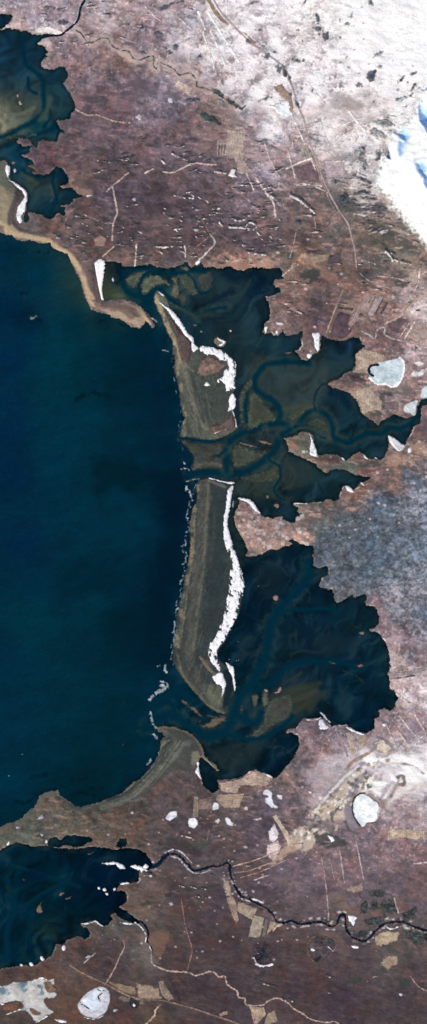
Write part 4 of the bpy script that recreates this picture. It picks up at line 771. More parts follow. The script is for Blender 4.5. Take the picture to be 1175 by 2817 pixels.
snow('snow_bank', "857,916 879,916 881,938 879,961 874,970 864,953 863,935", 'tall white snow bank on the brown point between two dark bays', nz=1)
snow('snow_bank', "846,972 857,972 857,984 849,988 843,982", 'round white snow patch at the tip of the brown point between two dark bays', nz=1)
snow('snow_bank', "726,899 738,897 735,912 731,918 727,910", 'white snow patch on the western point of the eastern headland', nz=.8)
snow('snow_bank', "756,888 770,884 782,892 770,896", 'pale snow smear behind the western point of the eastern headland', nz=1.2, col=(220, 210, 214))
snow('snow_bank', "757,912 764,908 768,914 762,922", 'small white snow spot on the south shore of the eastern headland', nz=.8)
snow('snow_bank', "535,727 540,718 553,712 550,724 544,730", 'bright snow patch in the notch of the northern lagoon shore', nz=.8)
snow('snow_bank', "504,676 511,674 513,700 511,712 507,708 508,690", 'upright pale snow streak above the northern lagoon shore', nz=.8, col=(232, 222, 224))
snow('snow_bank', "368,728 374,724 375,731 370,735", 'white spot of snow where a straight track meets the northern lagoon', nz=.5)
snow('snow_bank', "950,2000 962,1999 976,2008 1006,2020 1000,2024 976,2016 958,2008", 'white snow lip on the shore above the tan hay strips', nz=1)
snow('snow_bank', "875,1985 886,1978 894,1986 906,2000 898,2007 880,2006", 'white snow patch beside a thin snow-tipped point of the southern lagoon', nz=1.4)
snow('snow_bank', "836,1978 850,1977 862,1979 876,1974 884,1972 876,1980 856,1983 840,1982", 'thin white snow rim on the northern shore of the southern headland', nz=.8, col=(232, 226, 228))
snow('ice_floe', "878,1958 890,1962 900,1974 912,1988 908,1990 894,1978", 'thin white ice streak afloat off the southern headland', nz=1, z=.05, cat='ice floe', col=(205, 212, 220))
snow('snow_bank', "722,2128 740,2130 752,2138 750,2143 736,2136", 'white snow rim where the tan shore field meets the dark bay', nz=.8)
snow('snow_bank', "280,2374 296,2372 312,2370 330,2374 346,2388 332,2392 316,2380 296,2380", 'ragged snow strip in the mouth of the dark river, the western one', nz=2)
snow('snow_bank', "356,2384 372,2378 388,2382 400,2390 390,2400 378,2392", 'ragged snow strip in the mouth of the dark river, the eastern one', nz=2)
snow('snow_bank', "328,2430 338,2427 350,2424 358,2430 346,2434 332,2435", 'white snow strip on the point between the two south western bays', nz=1)
for i, (x, y, r, t) in enumerate([(272, 2443, 5, 'westernmost white snow lump on the sunken bar in the south western lagoon'), (288, 2447, 6, 'middle white snow lump on the sunken bar in the south western lagoon'), (315, 2446, 5, 'easternmost white snow lump on the sunken bar in the south western lagoon'), (294, 2459, 5, 'white snow lump just south of the sunken bar in the south western lagoon')]):
    snow('snow_bank', [(x - r, y - r * .5), (x + r * .5, y - r), (x + r, y + r * .6), (x - r * .6, y + r)], t, nz=.8)
snow('snow_bank', "222,2540 240,2537 252,2535 262,2530 276,2540 286,2548 278,2549 262,2538 244,2543 226,2544", 'white snow rim round a small cove on the south shore of the south western lagoon', nz=.8)
snow('snow_bank', "332,2538 345,2536 360,2538 372,2541 358,2545 340,2543", 'white snow rim on the bank where the small stream leaves the south western lagoon', nz=.8)
snow('snow_bank', "170,2602 178,2599 182,2608 176,2617 169,2612", 'bright snow lump on a brown point of the south western lagoon', nz=.8)
snow('snow_bank', "110,2631 118,2630 124,2640 118,2645 111,2640", 'white snow lump on the south shore, the nearest to the brown point', nz=.6)
snow('snow_bank', "79,2648 88,2647 94,2656 85,2659", 'white snow lump on the south shore, between two others', nz=.6)
snow('snow_bank', "53,2652 62,2650 65,2657 57,2659", 'small white snow lump on the south shore, the farthest from the brown point', nz=.6)
snow('snow_bank', "17,2322 24,2313 28,2318 24,2326 18,2327", 'white spot of snow at the western end of the headland south of the sea', nz=.7)
snow('snow_bank', "124,2314 130,2308 132,2318 126,2323", 'white spot of snow beside the drowned inlet of the southern headland', nz=.7)
snow('snow_bank', "42,2273 56,2271 60,2276 50,2281 42,2280", 'pale snow patch on the grey western shore of the southern headland', nz=1, col=(196, 192, 198))
snow('snow_bank', "108,2246 118,2238 122,2250 112,2254 100,2255", 'pale snow patch in the middle of the southern headland', nz=1.2, col=(170, 168, 176))
snow('snow_bank', "110,2290 120,2294 128,2290 122,2298 114,2302", 'forked pale snow patch on the southern headland', nz=1, col=(196, 192, 198))
snow('snow_bank', "358,2236 366,2230 370,2236 362,2240", 'white fleck of snow where the southern headland joins the heath', nz=.6, col=(220, 216, 222))
# ------------------------------------------------------------------ low islets and sand bars
def bar(pts, label, col, name='sandbar', cat='sandbar', soft=6, nz=2.0, z=.0, k=1.0, **kw):
    cc = np.array([col], f32) * 1.04
    rim = (lambda x, y, g: cc * (.86 + .26 * sstep(2, 6, g) * sstep(17, 7, g) + .10 * fbm(x, y, 16, 3, 7, 40, 2.2))[:, None]) if name == 'sandbar' else None
    return patch(name, pts, col, M_SAND, label, cat, zbase=z, off=.012, soft=soft * 1.5, nz=nz * 1.3, var=.06 if name == 'sandbar' else .14, grow=kw.pop('grow', 1.5), alpha=1.0 if name == 'islet' else .88, colfn=rim, **kw)
bar("344,773 355,758 378,747 408,743 393,762 381,780 374,795 355,788", 'dull olive sandbar, westernmost of the fan in the spit bay', (84, 84, 70))
bar("388,806 388,780 400,762 422,756 445,761 463,774 469,788 445,784 422,793 407,808 396,812", 'pale arched sandbar in the middle of the fan behind the spit', (104, 98, 76))
bar("471,763 486,760 493,786 493,815 482,823 467,808 475,786", 'upright narrow sandbar, second in the fan behind the spit', (102, 96, 74))
bar("482,756 508,750 527,763 538,786 545,808 523,815 508,797 497,793 489,767", 'curved olive sandbar, east of the narrow one in the fan', (84, 84, 70), soft=8)
bar("542,756 582,748 586,786 564,804 545,786", 'dim squarish sandbar at the eastern end of the fan', (66, 74, 68), soft=8)
bar("490,810 510,806 518,830 512,846 496,840", 'dim olive sandbar south of the curved one in the fan', (68, 74, 66), soft=9)
bar("495,733 512,732 523,741 518,746 502,743", 'small tan sandbar tucked against the northern lagoon shore', (92, 88, 72), soft=4)
bar("460,826 489,841 523,860 508,858 474,842", 'thin sandbar alongside the snowy flank of the spit island', (84, 84, 72), soft=5)
bar("659,1154 655,1100 668,1065 690,1040 698,1055 680,1083 672,1113 672,1160 660,1176", 'long upright sandbar between the northern island and the first creek', (74, 78, 66), soft=6)
bar("687,1087 702,1076 728,1106 754,1136 761,1158 728,1165 683,1184 681,1132", 'leaf shaped sandbar between the creek and the main channel', (74, 76, 64), soft=6)
bar("642,1225 657,1220 694,1236 720,1240 746,1227 728,1255 690,1277 646,1290 638,1273 635,1244", 'olive sandbar below the twin brown bars at the channel fork', (76, 76, 62), soft=7)
bar("638,1312 683,1306 728,1292 765,1281 772,1311 746,1330 700,1330 660,1322", 'dark olive sandbar under the southern bend of the main channel', (68, 72, 60), soft=9)
bar("790,1150 812,1136 840,1128 830,1146 806,1158", 'olive sandbar in the bend north of the tidal river', (74, 78, 66), soft=6)
bar("840,1165 860,1150 885,1148 900,1165 905,1190 880,1186 850,1176", 'olive sandbar inside the loop of the tidal river', (60, 70, 62), soft=8)
bar("678,2026 697,2011 719,1988 726,1959 738,1932 752,1918 780,1910 803,1915 803,1968 752,1999 723,2022 700,2029", 'large brown sandbar in the mouth of the southern lagoon', (78, 74, 64), soft=7)
bar("691,1912 710,1910 708,1944 700,1953 694,1936", 'small wedge shaped sandbar west of the large brown one', (80, 78, 64), soft=4)
bar("722,1904 732,1896 742,1914 738,1938 721,1942", 'wedge shaped sandbar beneath a pink islet', (82, 78, 66), soft=4)
bar("518,1944 534,1942 548,1956 560,1973 548,1972 530,1956", 'slanting ochre sandbar in the southern inlet', (112, 90, 66), soft=4)
bar("534,1974 546,1980 554,1986 540,1984", 'smallest ochre sandbar in the southern inlet', (96, 82, 64), soft=3)
bar("546,1996 562,1990 575,1986 589,1972 622,1968 620,1984 595,1999 566,2005", 'crescent brown sandbar closing the southern inlet', (104, 86, 66), soft=5)
bar("566,1966 590,1968 612,1974 600,1980 578,1974", 'thin brown sandbar just under the tip of the longest island', (92, 80, 64), soft=4)
bar("498,1926 514,1928 520,1940 506,1938", 'faint ochre sandbar off the beach of the longest island', (98, 82, 62), soft=4)
bar("660,1940 672,1936 668,1965 660,1962", 'faint dark sandbar west of the wedge in the southern lagoon', (48, 58, 56), soft=5)
ISL = dict(name='islet', cat='islet', soft=1.8, nz=1.2, z=.05, dome=.08, dw=4, step=1.0, grow=.6)
bar("657,1216 672,1218 692,1223 710,1229 706,1231 684,1227 662,1221", 'longer of the twin reddish bars at the channel fork', (124, 98, 90), **ISL)
bar("711,1212 726,1212 748,1220 742,1223 722,1219", 'shorter of the twin reddish bars at the channel fork', (130, 102, 92), **ISL)
bar("750,1646 756,1638 765,1640 768,1648 760,1653 752,1651", 'lone pinkish islet in the dark southern lagoon', (166, 126, 112), **ISL)
bar("726,1898 732,1895 740,1901 732,1906", 'pink islet at the top of a wedge sandbar', (172, 140, 128), **ISL)
bar("752,1904 762,1902 770,1889 776,1890 771,1903 758,1909", 'pink islet over the large brown sandbar', (166, 132, 122), **ISL)
bar("530,893 537,890 543,894 535,899", 'tiny brown islet beside the spit island snow', (140, 112, 100), **ISL)
bar("551,911 556,909 558,913 553,914", 'tiniest brown islet north of the snowy islet', (140, 112, 100), **ISL)
bar("588,938 595,927 607,930 624,938 616,951 604,956 594,948", 'brown and white islet in the lagoon north of the broad snow bank', (128, 112, 100), **ISL)
snow('snow_bank', "597,927 604,931 618,935 622,940 614,944 600,936", 'snow cap on the northern edge of the brown and white islet', nz=1.4, z=.2)
snow('snow_bank', "600,950 608,944 620,940 614,951 606,955", 'snow cap on the southern edge of the brown and white islet', nz=1.2, z=.2)
snow('ice_floe', "630,907 637,906 638,913 632,913", 'single pale ice floe adrift north of the snowy islet', nz=.6, z=.05, cat='ice floe', col=(214, 212, 218))
bar("102,2496 110,2484 117,2480 113,2492 118,2508 108,2512 101,2507", 'tan comma shaped islet in the south western lagoon', (124, 98, 80), **ISL)
bar("160,2461 170,2453 178,2458 168,2464", 'upper of two small tan islets in the south western lagoon', (140, 108, 86), **ISL)
bar("176,2471 186,2470 196,2464 194,2472 182,2475", 'lower of two small tan islets in the south western lagoon', (124, 98, 80), **ISL)
bar("239,2348 250,2346 258,2343 252,2351 242,2352", 'slim tan islet under the drowned inlet', (110, 92, 78), **ISL)
bar("60,2418 70,2415 76,2420 66,2424", 'faint brown islet north of the comma shaped one', (40, 54, 52), **ISL)
bar("46,260 50,258 52,266 48,269", 'smaller of the two pink islets in the north western lagoon', (176, 146, 132), **ISL)
bar("50,282 55,275 61,281 62,288 55,289", 'larger of the two pink islets in the north western lagoon', (190, 158, 140), **ISL)
bar("30,448 37,444 43,447 36,453", 'pink mud point by the head of the western snow bank', (160, 126, 110), **ISL)
bar("730,1364 738,1360 742,1368 736,1373", 'small brown islet in the passage north of the brown headland', (120, 104, 92), **ISL)
bar("754,1388 764,1385 770,1392 764,1398 756,1394", 'pale islet off the north shore of the brown headland', (150, 124, 112), **ISL)
bar("978,1830 986,1828 996,1826 1000,1832 990,1836", 'pale pebbly islet close to the eastern end of the southern lagoon', (140, 112, 100), **ISL)
bar("904,1820 916,1821 924,1826 912,1826", 'thin brown islet in the teal channel of the southern lagoon', (80, 76, 72), **ISL)
bar("783,968 800,966 806,970 795,974 784,972", 'thin brown islet in the dark bay west of the brown point', (116, 92, 80), **ISL)
bar("985,1740 996,1738 1004,1741 996,1746", 'faint pink islet off the eastern shore by the pale strand', (130, 108, 100), **ISL)
for k_ in range(12):
    x, y = [(60, 2075), (24, 2134), (650, 1818), (656, 1816), (630, 1814), (655, 1765), (708, 1600), (710, 1612), (884, 1962), (990, 1752), (892, 1352), (705, 1700)][k_]
    r = [4, 4, 2.5, 2.5, 3, 2.6, 2, 2.4, 3.5, 3, 2.5, 2.5][k_]
    snow('ice_floe', [(x - r * 1.5, y), (x, y - r * .7), (x + r * 1.4, y - r * .2), (x + r * .3, y + r * .8)], 'little scrap of whitish ice adrift on the dark water', nz=.7, z=.05, col=(150, 160, 170) if k_ in (0, 1, 6, 7, 9, 10) else (206, 208, 216), cat='ice floe', group='scraps of ice on the water')
# surf along the seaward beaches: one mesh per breaker
SURF = smooth_line(P("412,965 418,970 424,980 470,985 476,1010 478,1032 486,1060 490,1090 498,1130 499,1152 494,1178 492,1200"), 2)
def breaker(x, y, ln, wd, ang, label, group, col=(150, 168, 180)):
    a = math.radians(ang); ux, uy = math.cos(a), math.sin(a)
    p = [(x - ux * ln * .5, y - uy * ln * .5), (x + rng.randn() * wd * .5, y + rng.randn() * wd * .4), (x + ux * ln * .5, y + uy * ln * .5)]
    return patch('breaking_wave', p, col, M_FOAM, label, 'breaking wave', group, width=wd, zbase=.03, off=.05, dome=.05, dw=3, soft=3.2, nz=2.4, sc=5, var=.18, step=1.2, alpha=.86)
SL, SG = 'white breaker along the seaward beach of the longest sand island', 'breakers off the longest island'
NL, NG = 'pale breaker along the seaward beach of the northern spit island', 'breakers off the northern island'
B_S = smooth_line(P("537,1345 532,1372 522,1400 519,1425 517,1450 513,1475 512,1500 508,1515 513,1545 506,1580 499,1615 491,1660 484,1690 481,1720 478,1755 474,1785 472,1815 478,1845"), 3)
k_ = 0
while k_ < len(B_S) - 3:
    (x0, y0), (x1, y1) = B_S[k_], B_S[k_ + 2]
    breaker(x0 + rng.randn() * 2 - 1, y0, 10 + rng.rand() * 13, 3.6 + rng.rand() * 3.4, math.degrees(math.atan2(y1 - y0, x1 - x0)) + rng.randn() * 8, SL, SG, np.array((126, 146, 158)) * (.8 + rng.rand() * .5))
    k_ += 4 + rng.randint(4)
B_N = smooth_line(P("464,915 468,935 472,960 478,985 477,1015 482,1045 486,1065 490,1095 497,1120 500,1150 494,1180 491,1205 505,1230 512,1260"), 3)
k_ = 0
while k_ < len(B_N) - 3:
    (x0, y0), (x1, y1) = B_N[k_], B_N[k_ + 2]
    breaker(x0 + rng.randn() * 2 - 2, y0, 8 + rng.rand() * 10, 2.6 + rng.rand() * 2, math.degrees(math.atan2(y1 - y0, x1 - x0)) + rng.randn() * 12, NL, NG, np.array((100, 124, 138)) * (.75 + rng.rand() * .6))
    k_ += 6 + rng.randint(6)
for x, y, ln, wd, an, t in [(456, 966, 18, 5, 20, 'whitish breaker standing off the narrow part of the northern island'), (520, 1355, 30, 8, 60, 'large foamy breaker off the north west corner of the longest island'), (512, 1343, 14, 7, 80, 'short foamy breaker at the head of the large one'), (506, 1275, 26, 5, 60, 'faint breaker across the mouth of the middle inlet'),
                            (510, 1291, 22, 5, 5, 'low foamy line on the north lip of the middle inlet'), (530, 1321, 34, 4, -12, 'low foamy line on the south lip of the middle inlet'), (457, 1840, 20, 9, 80, 'small breaker, first of the surf chain off the southern inlet'), (437, 1896, 26, 13, -60, 'widest breaker of the surf chain off the southern inlet'),
                            (452, 1882, 24, 8, 40, 'faint breaker north of the widest one off the southern inlet'), (417, 1919, 14, 9, -50, 'bright knot of foam at the outer end of the surf chain'), (416, 1972, 26, 8, 80, 'greyish breaker off the northern horn of the hooked spit'), (424, 1998, 14, 8, 50, 'short foamy breaker against the horn of the hooked spit'),
                            (426, 2025, 16, 8, 40, 'foamy breaker tucked under the horn of the hooked spit'), (410, 2097, 16, 8, -60, 'foam patch off the curved southern beach'), (437, 1830, 6, 5, 0, 'tiny foam fleck at the northern end of the surf chain'), (424, 880, 16, 5, 40, 'faint foam streak by the mouth of the northern strait'), (93, 873, 14, 9, -20, 'foam over a sunken rock in the open sea')]:
    breaker(x, y, ln, wd, an, t, None, (104, 124, 128) if 'sunken' in t else (178, 190, 198))
B_C = smooth_line(P("440,2066 430,2090 418,2110 402,2128 384,2146 366,2154 350,2170 338,2182"), 3)
for k_ in range(0, len(B_C) - 3, 7):
    (x0, y0), (x1, y1) = B_C[k_], B_C[k_ + 2]
    breaker(x0 - 1, y0, 16, 3.4, math.degrees(math.atan2(y1 - y0, x1 - x0)), 'thin pale breaker along the curved southern beach', 'breakers along the southern beach', (130, 146, 150))

# ------------------------------------------------------------------ lakes, ponds and their ice
ICE = dict(cat='frozen lake', nz=1.0, soft=1.5, dome=.02)
def lake(pts, label, col, rim=None, water=None, nz=1.0, var=.05, name='frozen_lake', colfn=None, grow=0):
    if colfn is None: colfn = icefn(col, .05, 11, (col[0] * .80, col[1] * .83, col[2] * .86, .7))
    o = patch(name, pts, col, M_ICE, label, 'frozen lake' if name != 'pond' else 'pond', off=.05, dome=.0, soft=2.6, nz=nz, var=var, step=1.2, colfn=colfn, grow=grow)
    if rim:
        for r_, w_ in rim: patch('snow_rim', r_, (252, 248, 250), M_SNOW, parent=o, width=w_, off=.075, dome=.03, dw=2, soft=1.5, nz=1.6, sc=6, step=1.2)
    if water:
        for r_, w_ in water: patch('open_water', r_, (18, 32, 46), M_WATER, parent=o, width=w_, off=.09, soft=1.5, nz=1.2, sc=5, step=1.2)
    return o
def icefn(base, amp, seed, dark=None):
    def fn(x, y, g):
        n = fbm(x, y, 16, 3, seed); c = np.array(base, f32)[None] * (1 + amp * n)[:, None]
        if dark is not None:
            m = sstep(.25, .8, fbm(x, y, 22, 3, seed + 2)) * dark[3]
            c = c + (np.array(dark[:3], f32) - c) * m[:, None]
        return c
    return fn
lake("1013,1009 1028,1002 1058,992 1099,985 1112,998 1112,1024 1099,1054 1080,1065 1062,1058 1036,1056 1017,1045 1013,1031", 'big bluish frozen lake with a white rim beside the tan field on the east shore', (204, 216, 224),
     [("1018,1040 1036,1055 1062,1057 1080,1064 1099,1052 1110,1024 1111,998 1100,986", 9)], [("1040,1004 1024,1006 1015,1014 1018,1028 1026,1034", 9)], colfn=icefn((206, 218, 226), .06, 4, (158, 178, 194, .75)))
lake("971,2208 978,2191 995,2182 1013,2188 1032,2204 1041,2219 1041,2242 1032,2260 1013,2264 1002,2275 991,2273 980,2256 971,2234", 'oval white frozen lake with a dark western edge among the grey ash flats', (244, 249, 253),
     [("1034,2206 1042,2222 1041,2244 1032,2258", 4)], [("1004,2182 990,2184 976,2194 969,2212 970,2236 980,2258 990,2271", 5), ("1008,2264 1020,2264 1034,2262", 3)], colfn=icefn((246, 250, 253), .03, 5, (220, 230, 238, .6)))
o_ = lake("222,2748 238,2730 261,2717 283,2713 300,2726 304,2748 298,2775 287,2789 261,2801 231,2795 216,2778 212,2763", 'round frozen lake with cracked blue white ice near the bottom left corner', (208, 206, 214), [("216,2780 232,2797 262,2803 290,2790", 3)], [("283,2730 270,2742 276,2752", 5), ("224,2762 236,2768 244,2774", 4), ("218,2750 222,2760", 3), ("270,2722 278,2726 288,2724", 3)], colfn=icefn((200, 200, 210), .05, 6))
patch('ice_sheet', "226,2752 244,2735 262,2722 282,2716 286,2724 272,2734 268,2748 284,2760 276,2774 258,2782 240,2772 230,2764", (216, 226, 242), M_ICE, parent=o_, off=.08, soft=2, nz=2, var=.05)
lake("-160,2711 0,2711 37,2700 74,2698 108,2689 130,2694 149,2691 151,2711 134,2722 156,2730 149,2745 123,2748 130,2767 149,2784 127,2795 101,2812 89,2804 71,2782 45,2784 15,2789 56,2775 63,2760 56,2754 30,2756 0,2761 -160,2765", 'large ragged frozen lake with grey blue ice in the bottom left corner', (186, 184, 182), nz=2.5, colfn=icefn((190, 188, 186), .10, 7, (92, 116, 132, .9)),
     rim=[("0,2760 12,2763", 4), ("56,2776 40,2782 18,2790", 4), ("130,2796 100,2812", 5), ("90,2700 112,2690 128,2694", 4)])
patch('sand_island', "120,2702 140,2698 150,2712 158,2724 140,2732 126,2726", (124, 92, 74), M_HEATH, 'brown sand island lying in the ragged frozen lake', 'islet', off=.13, soft=2.5, nz=2)
patch('sand_island', "20,2758 54,2755 52,2770 40,2780 14,2784 10,2770", (118, 78, 58), M_HEATH, 'brown sand tongue cutting into the ragged frozen lake from the west', 'islet', off=.13, soft=2.5, nz=2)
patch('sand_island', "82,2772 108,2782 116,2790 96,2796 84,2786", (122, 86, 66), M_HEATH, 'small brown sand island near the southern end of the ragged frozen lake', 'islet', off=.13, soft=2.5, nz=1.5)
lake("516,2264 518,2254 526,2248 536,2249 544,2256 546,2266 541,2275 531,2280 521,2276", 'small perfectly round white frozen pond below a tan hay strip', (253, 251, 254), nz=.5, name='frozen_pond')
lake("454,2249 471,2230 488,2232 486,2247 466,2258", 'white kite shaped frozen pond west of the round one', (228, 228, 236), nz=1.2, name='frozen_pond')
lake("583,2219 589,2206 602,2210 603,2227 589,2230 583,2230", 'squarish white frozen pond beside the tan fields', (236, 234, 242), nz=1.4, name='frozen_pond')
lake("618,2249 630,2249 643,2268 635,2273 622,2264", 'slanting white frozen pond south east of the squarish one', (234, 228, 236), nz=1.2, name='frozen_pond')
lake("588,2261 596,2252 604,2249 607,2258 600,2266", 'little pale frozen pond between the round and the slanting ponds', (212, 204, 212), nz=1.4, name='frozen_pond')
lake("723,2174 738,2171 752,2182 749,2197 756,2212 767,2215 764,2223 745,2221 730,2208 728,2195 738,2191 725,2186", 'winding white frozen pond with bays near the tan shore fields', (232, 234, 244), nz=1.8, name='frozen_pond')
lake("760,2186 779,2186 777,2201 764,2197", 'small white frozen pond just east of the winding one', (226, 222, 230), nz=1.4, name='frozen_pond')
lake("669,2222 676,2217 684,2222 682,2230 673,2230", 'tiny pinkish white frozen pond alone on the heath', (206, 190, 200), nz=1, name='frozen_pond')
lake("696,2254 710,2248 721,2246 720,2255 706,2257", 'thin pale frozen pond west of the pinkish field', (200, 188, 196), nz=1.2, name='frozen_pond')
lake("309,2780 316,2774 325,2775 322,2782 312,2784", 'tiny blue white frozen pond beside the cracked round lake', (190, 206, 216), nz=.8, name='frozen_pond')
lake("1136,997 1150,993 1168,998 1164,1005 1145,1005", 'pale frozen pond northernmost of two right of the big bluish lake', (232, 226, 230), nz=2, name='frozen_pond')
lake("1128,1026 1148,1020 1166,1018 1168,1032 1150,1040 1132,1034", 'pale ragged frozen pond southernmost of two right of the big bluish lake', (236, 230, 232), nz=3, name='frozen_pond')
lake("1110,1132 1114,1113 1133,1102 1151,1100 1147,1121 1144,1143 1125,1139", 'grey white ice filling a cove at the mouth of the eastern river', (196, 202, 206), nz=1.6, name='frozen_bay', colfn=icefn((200, 206, 210), .12, 8))
lake("1155,1087 1162,1065 1175,1060 1215,1062 1215,1094 1175,1095 1159,1096", 'grey white ice on the north bank of the eastern river at the frame edge', (186, 196, 204), nz=1.6, name='frozen_bay', colfn=icefn((188, 198, 206), .12, 9))
lake("100,78 120,72 150,76 166,84 174,96 160,99 140,93 116,93 96,88", 'pale snow and ice flat beside the mouth of the top left river', (214, 206, 208), nz=2.5, name='frozen_bay', colfn=icefn((214, 206, 206), .10, 10))
patch('crater', "355,2750 362,2744 374,2743 384,2750 385,2762 378,2772 366,2773 356,2766", (44, 42, 50), M_ROCK, 'small black crater with white flecks beside the tan farmland', 'crater', off=.05, soft=1.5, nz=1, var=.3)
snow('snow_bank', "362,2766 368,2758 374,2764 372,2770", 'white snow inside the small black crater', nz=1, z=.55)
# craters in the southern moor
c1 = patch('crater', "700,2596 716,2588 740,2592 752,2612 750,2640 736,2656 714,2658 698,2642 692,2618", (66, 58, 64), M_ROCK, 'round grey crater with a snowy lip below the striped fields', 'crater', off=.05, soft=8, nz=3, var=.25)
patch('dark_floor', "704,2625 718,2608 732,2612 734,2634 718,2646 704,2642", (44, 46, 56), M_ROCK, parent=c1, off=.08, soft=6, nz=3, var=.3)
patch('snow_lip', "704,2652 716,2656 736,2656 749,2652", (236, 232, 236), M_SNOW, parent=c1, width=7, off=.1, dome=.05, soft=1.5, nz=2, sc=5)
patch('snow_lip', "698,2634 702,2642 706,2650", (214, 212, 220), M_SNOW, parent=c1, width=5, off=.1, soft=1.5, nz=1.5, sc=5)
c2 = patch('crater', "855,2582 880,2572 905,2576 922,2590 924,2608 905,2630 880,2648 862,2642 846,2620 845,2600", (84, 72, 76), M_ROCK, 'round crater ringed with tan grass right of the snowy lipped one', 'crater', off=.05, soft=5, nz=2, var=.2)
patch('grass_rim', "880,2572 858,2580 846,2600 847,2620 862,2642 872,2650", (124, 94, 80), M_HEATH, parent=c2, width=7, off=.08, soft=3, nz=1.5)
patch('grass_rim', "880,2573 902,2580 918,2574 926,2592 922,2608 908,2622", (128, 98, 82), M_HEATH, parent=c2, width=7, off=.085, soft=3, nz=1.5)
patch('dark_floor', "864,2640 872,2632 886,2628 882,2640 870,2648", (44, 46, 54), M_ROCK, parent=c2, off=.08, soft=2, nz=1.5)
patch('dark_floor', "896,2596 908,2584 922,2590 918,2606 904,2612", (70, 70, 76), M_ROCK, parent=c2, off=.081, soft=3, nz=2)
patch('snow_lip', "854,2610 862,2609 868,2614 860,2618", (232, 226, 230), M_SNOW, parent=c2, off=.11, soft=1.2, nz=.8)
patch('snow_lip', "902,2604 908,2608 916,2616", (232, 226, 230), M_SNOW, parent=c2, width=4, off=.11, soft=1.2, nz=.8)
patch('cinder_cone', "880,2590 886,2588 890,2593 884,2597", (60, 42, 44), M_ROCK, parent=c2, off=.1, dome=.2, soft=1, nz=.5)
# ------------------------------------------------------------------ rivers
def river(name, pts, wd, label, bank=None, col=(8, 28, 48), nz=1.0):
    o = patch(name, pts, col, M_WATER, None, None, width=wd, kind='structure', off=.07, soft=1.6, nz=nz, sc=6, var=.15, step=1.2)
    return o
MAINR = "412,2386 424,2383 436,2376 451,2357 469,2348 488,2350 503,2364 518,2379 533,2394 559,2391 577,2384 603,2383 618,2376 630,2377 633,2398 639,2420 648,2443 667,2467 689,2476 715,2489 734,2499 749,2514 760,2532 780,2539 794,2534 809,2535 823,2542 849,2539 883,2536 898,2544 913,2549 926,2542 933,2523 943,2515 950,2524 951,2547 957,2564 972,2579 998,2589 1017,2579 1032,2562 1051,2545 1069,2538 1106,2537 1129,2545 1155,2555 1175,2558 1215,2552"
for pts, wd, c in [("440,2366 470,2338 500,2345 530,2376", 5, (190, 186, 192)), ("500,2370 520,2392 534,2402", 6, (214, 210, 216)), ("536,2402 560,2400 580,2392", 5, (150, 148, 154)), ("472,2356 490,2360 500,2370", 5, (180, 174, 178))]:
    patch('snow_bank', pts, c, M_SNOW, 'snow lying along a bend of the dark lower river', 'snow bank', 'snow along the lower river', width=wd, off=.06, soft=1.5, nz=2, sc=5)
patch('river_bank', MAINR, (140, 112, 100), M_HEATH, None, None, width=15, kind='structure', off=.05, soft=6, nz=3)
river('river', MAINR, 8.0, 'x', nz=2.4)
snow('snow_bank', "390,2388 396,2378 404,2376 410,2384 402,2390", 'white snow islet in the mouth of the dark lower river', nz=1.2)
snow('snow_bank', "384,2384 392,2390 402,2398 408,2396 398,2388", 'thin snow strip on the bank inside the river mouth', nz=1)
snow('snow_bank', "636,2418 642,2424 646,2432 638,2432", 'pale ice jam bridging the river north of the tan fields', nz=1, z=.5, col=(196, 194, 200))
snow('snow_bank', "690,2471 705,2471 722,2479 726,2486 712,2482 694,2476", 'white snow strip on the outer bank of the river by the tan fields', nz=1, z=.5)
river('river', "384,2374 402,2382 424,2383 436,2377 448,2362 462,2350", 14, 'x', nz=2)
river('river', "384,2534 395,2542 405,2556 408,2573 404,2590", 7, 'x')
river('river', "404,2588 413,2600 419,2614 417,2629", 4, 'x')
for pts, wd in [("372,2538 384,2546 396,2560 402,2578 400,2594", 5), ("404,2590 412,2604 418,2618 416,2628", 5)]:
    snow('snow_bank', pts, 'snow along the small stream south of the lagoon', nz=1.4, z=.3, width=wd, group='snow along the small stream')
river('river', "236,-30 233,0 222,22 216,52 201,71 182,86 166,97 145,98 120,101", 8, 'x')
snow('snow_bank', "224,0 216,22 211,44 203,62 196,70 206,66 214,50 220,24 230,2", 'white snow strip along the west bank of the top left river', nz=1, z=.35)
river('stream', STREAM_N, 4.5, 'x', col=(74, 82, 88), nz=1.6)
def pale_stream(pts, wd, col, kind='structure', nz=1.6): return patch('stream', pts, col, M_SNOW, None, None, width=wd, kind=kind, off=.06, soft=2, nz=nz, sc=5, var=.12, step=1.2)
pale_stream("417,2629 421,2652 462,2670 514,2674 540,2683 581,2672 603,2687 618,2685 626,2708 652,2726 656,2741 674,2748 678,2763 719,2765 741,2752 760,2745 775,2750 790,2756 809,2775 835,2789 857,2804 898,2812 920,2810 940,2822", 6.5, (188, 158, 144))
pale_stream("441,2763 428,2778 424,2795 402,2817 396,2830", 6.5, (196, 164, 144))
pale_stream("209,302 242,317 268,317 298,328 324,335 358,339", 7, (184, 152, 140))
pale_stream("775,761 800,740 820,728", 6, (186, 166, 160))
pale_stream("995,912 1013,920 1032,931 1036,909 1058,901 1058,920 1080,931 1110,938 1136,942 1151,953 1175,955 1215,950", 7, (176, 164, 164))
pale_stream("990,752 1008,768 1030,778 1060,790 1100,800", 5, (170, 156, 156))
pale_stream("1073,1855 1100,1856 1130,1850 1155,1842 1200,1836", 13, (150, 136, 138), nz=3.5)
pale_stream("1075,1868 1105,1864 1140,1858", 5, (70, 78, 90), nz=2.5)
pale_stream("1050,2396 1080,2388 1110,2374 1140,2376 1175,2372 1215,2376", 6, (190, 178, 184), nz=2.5)
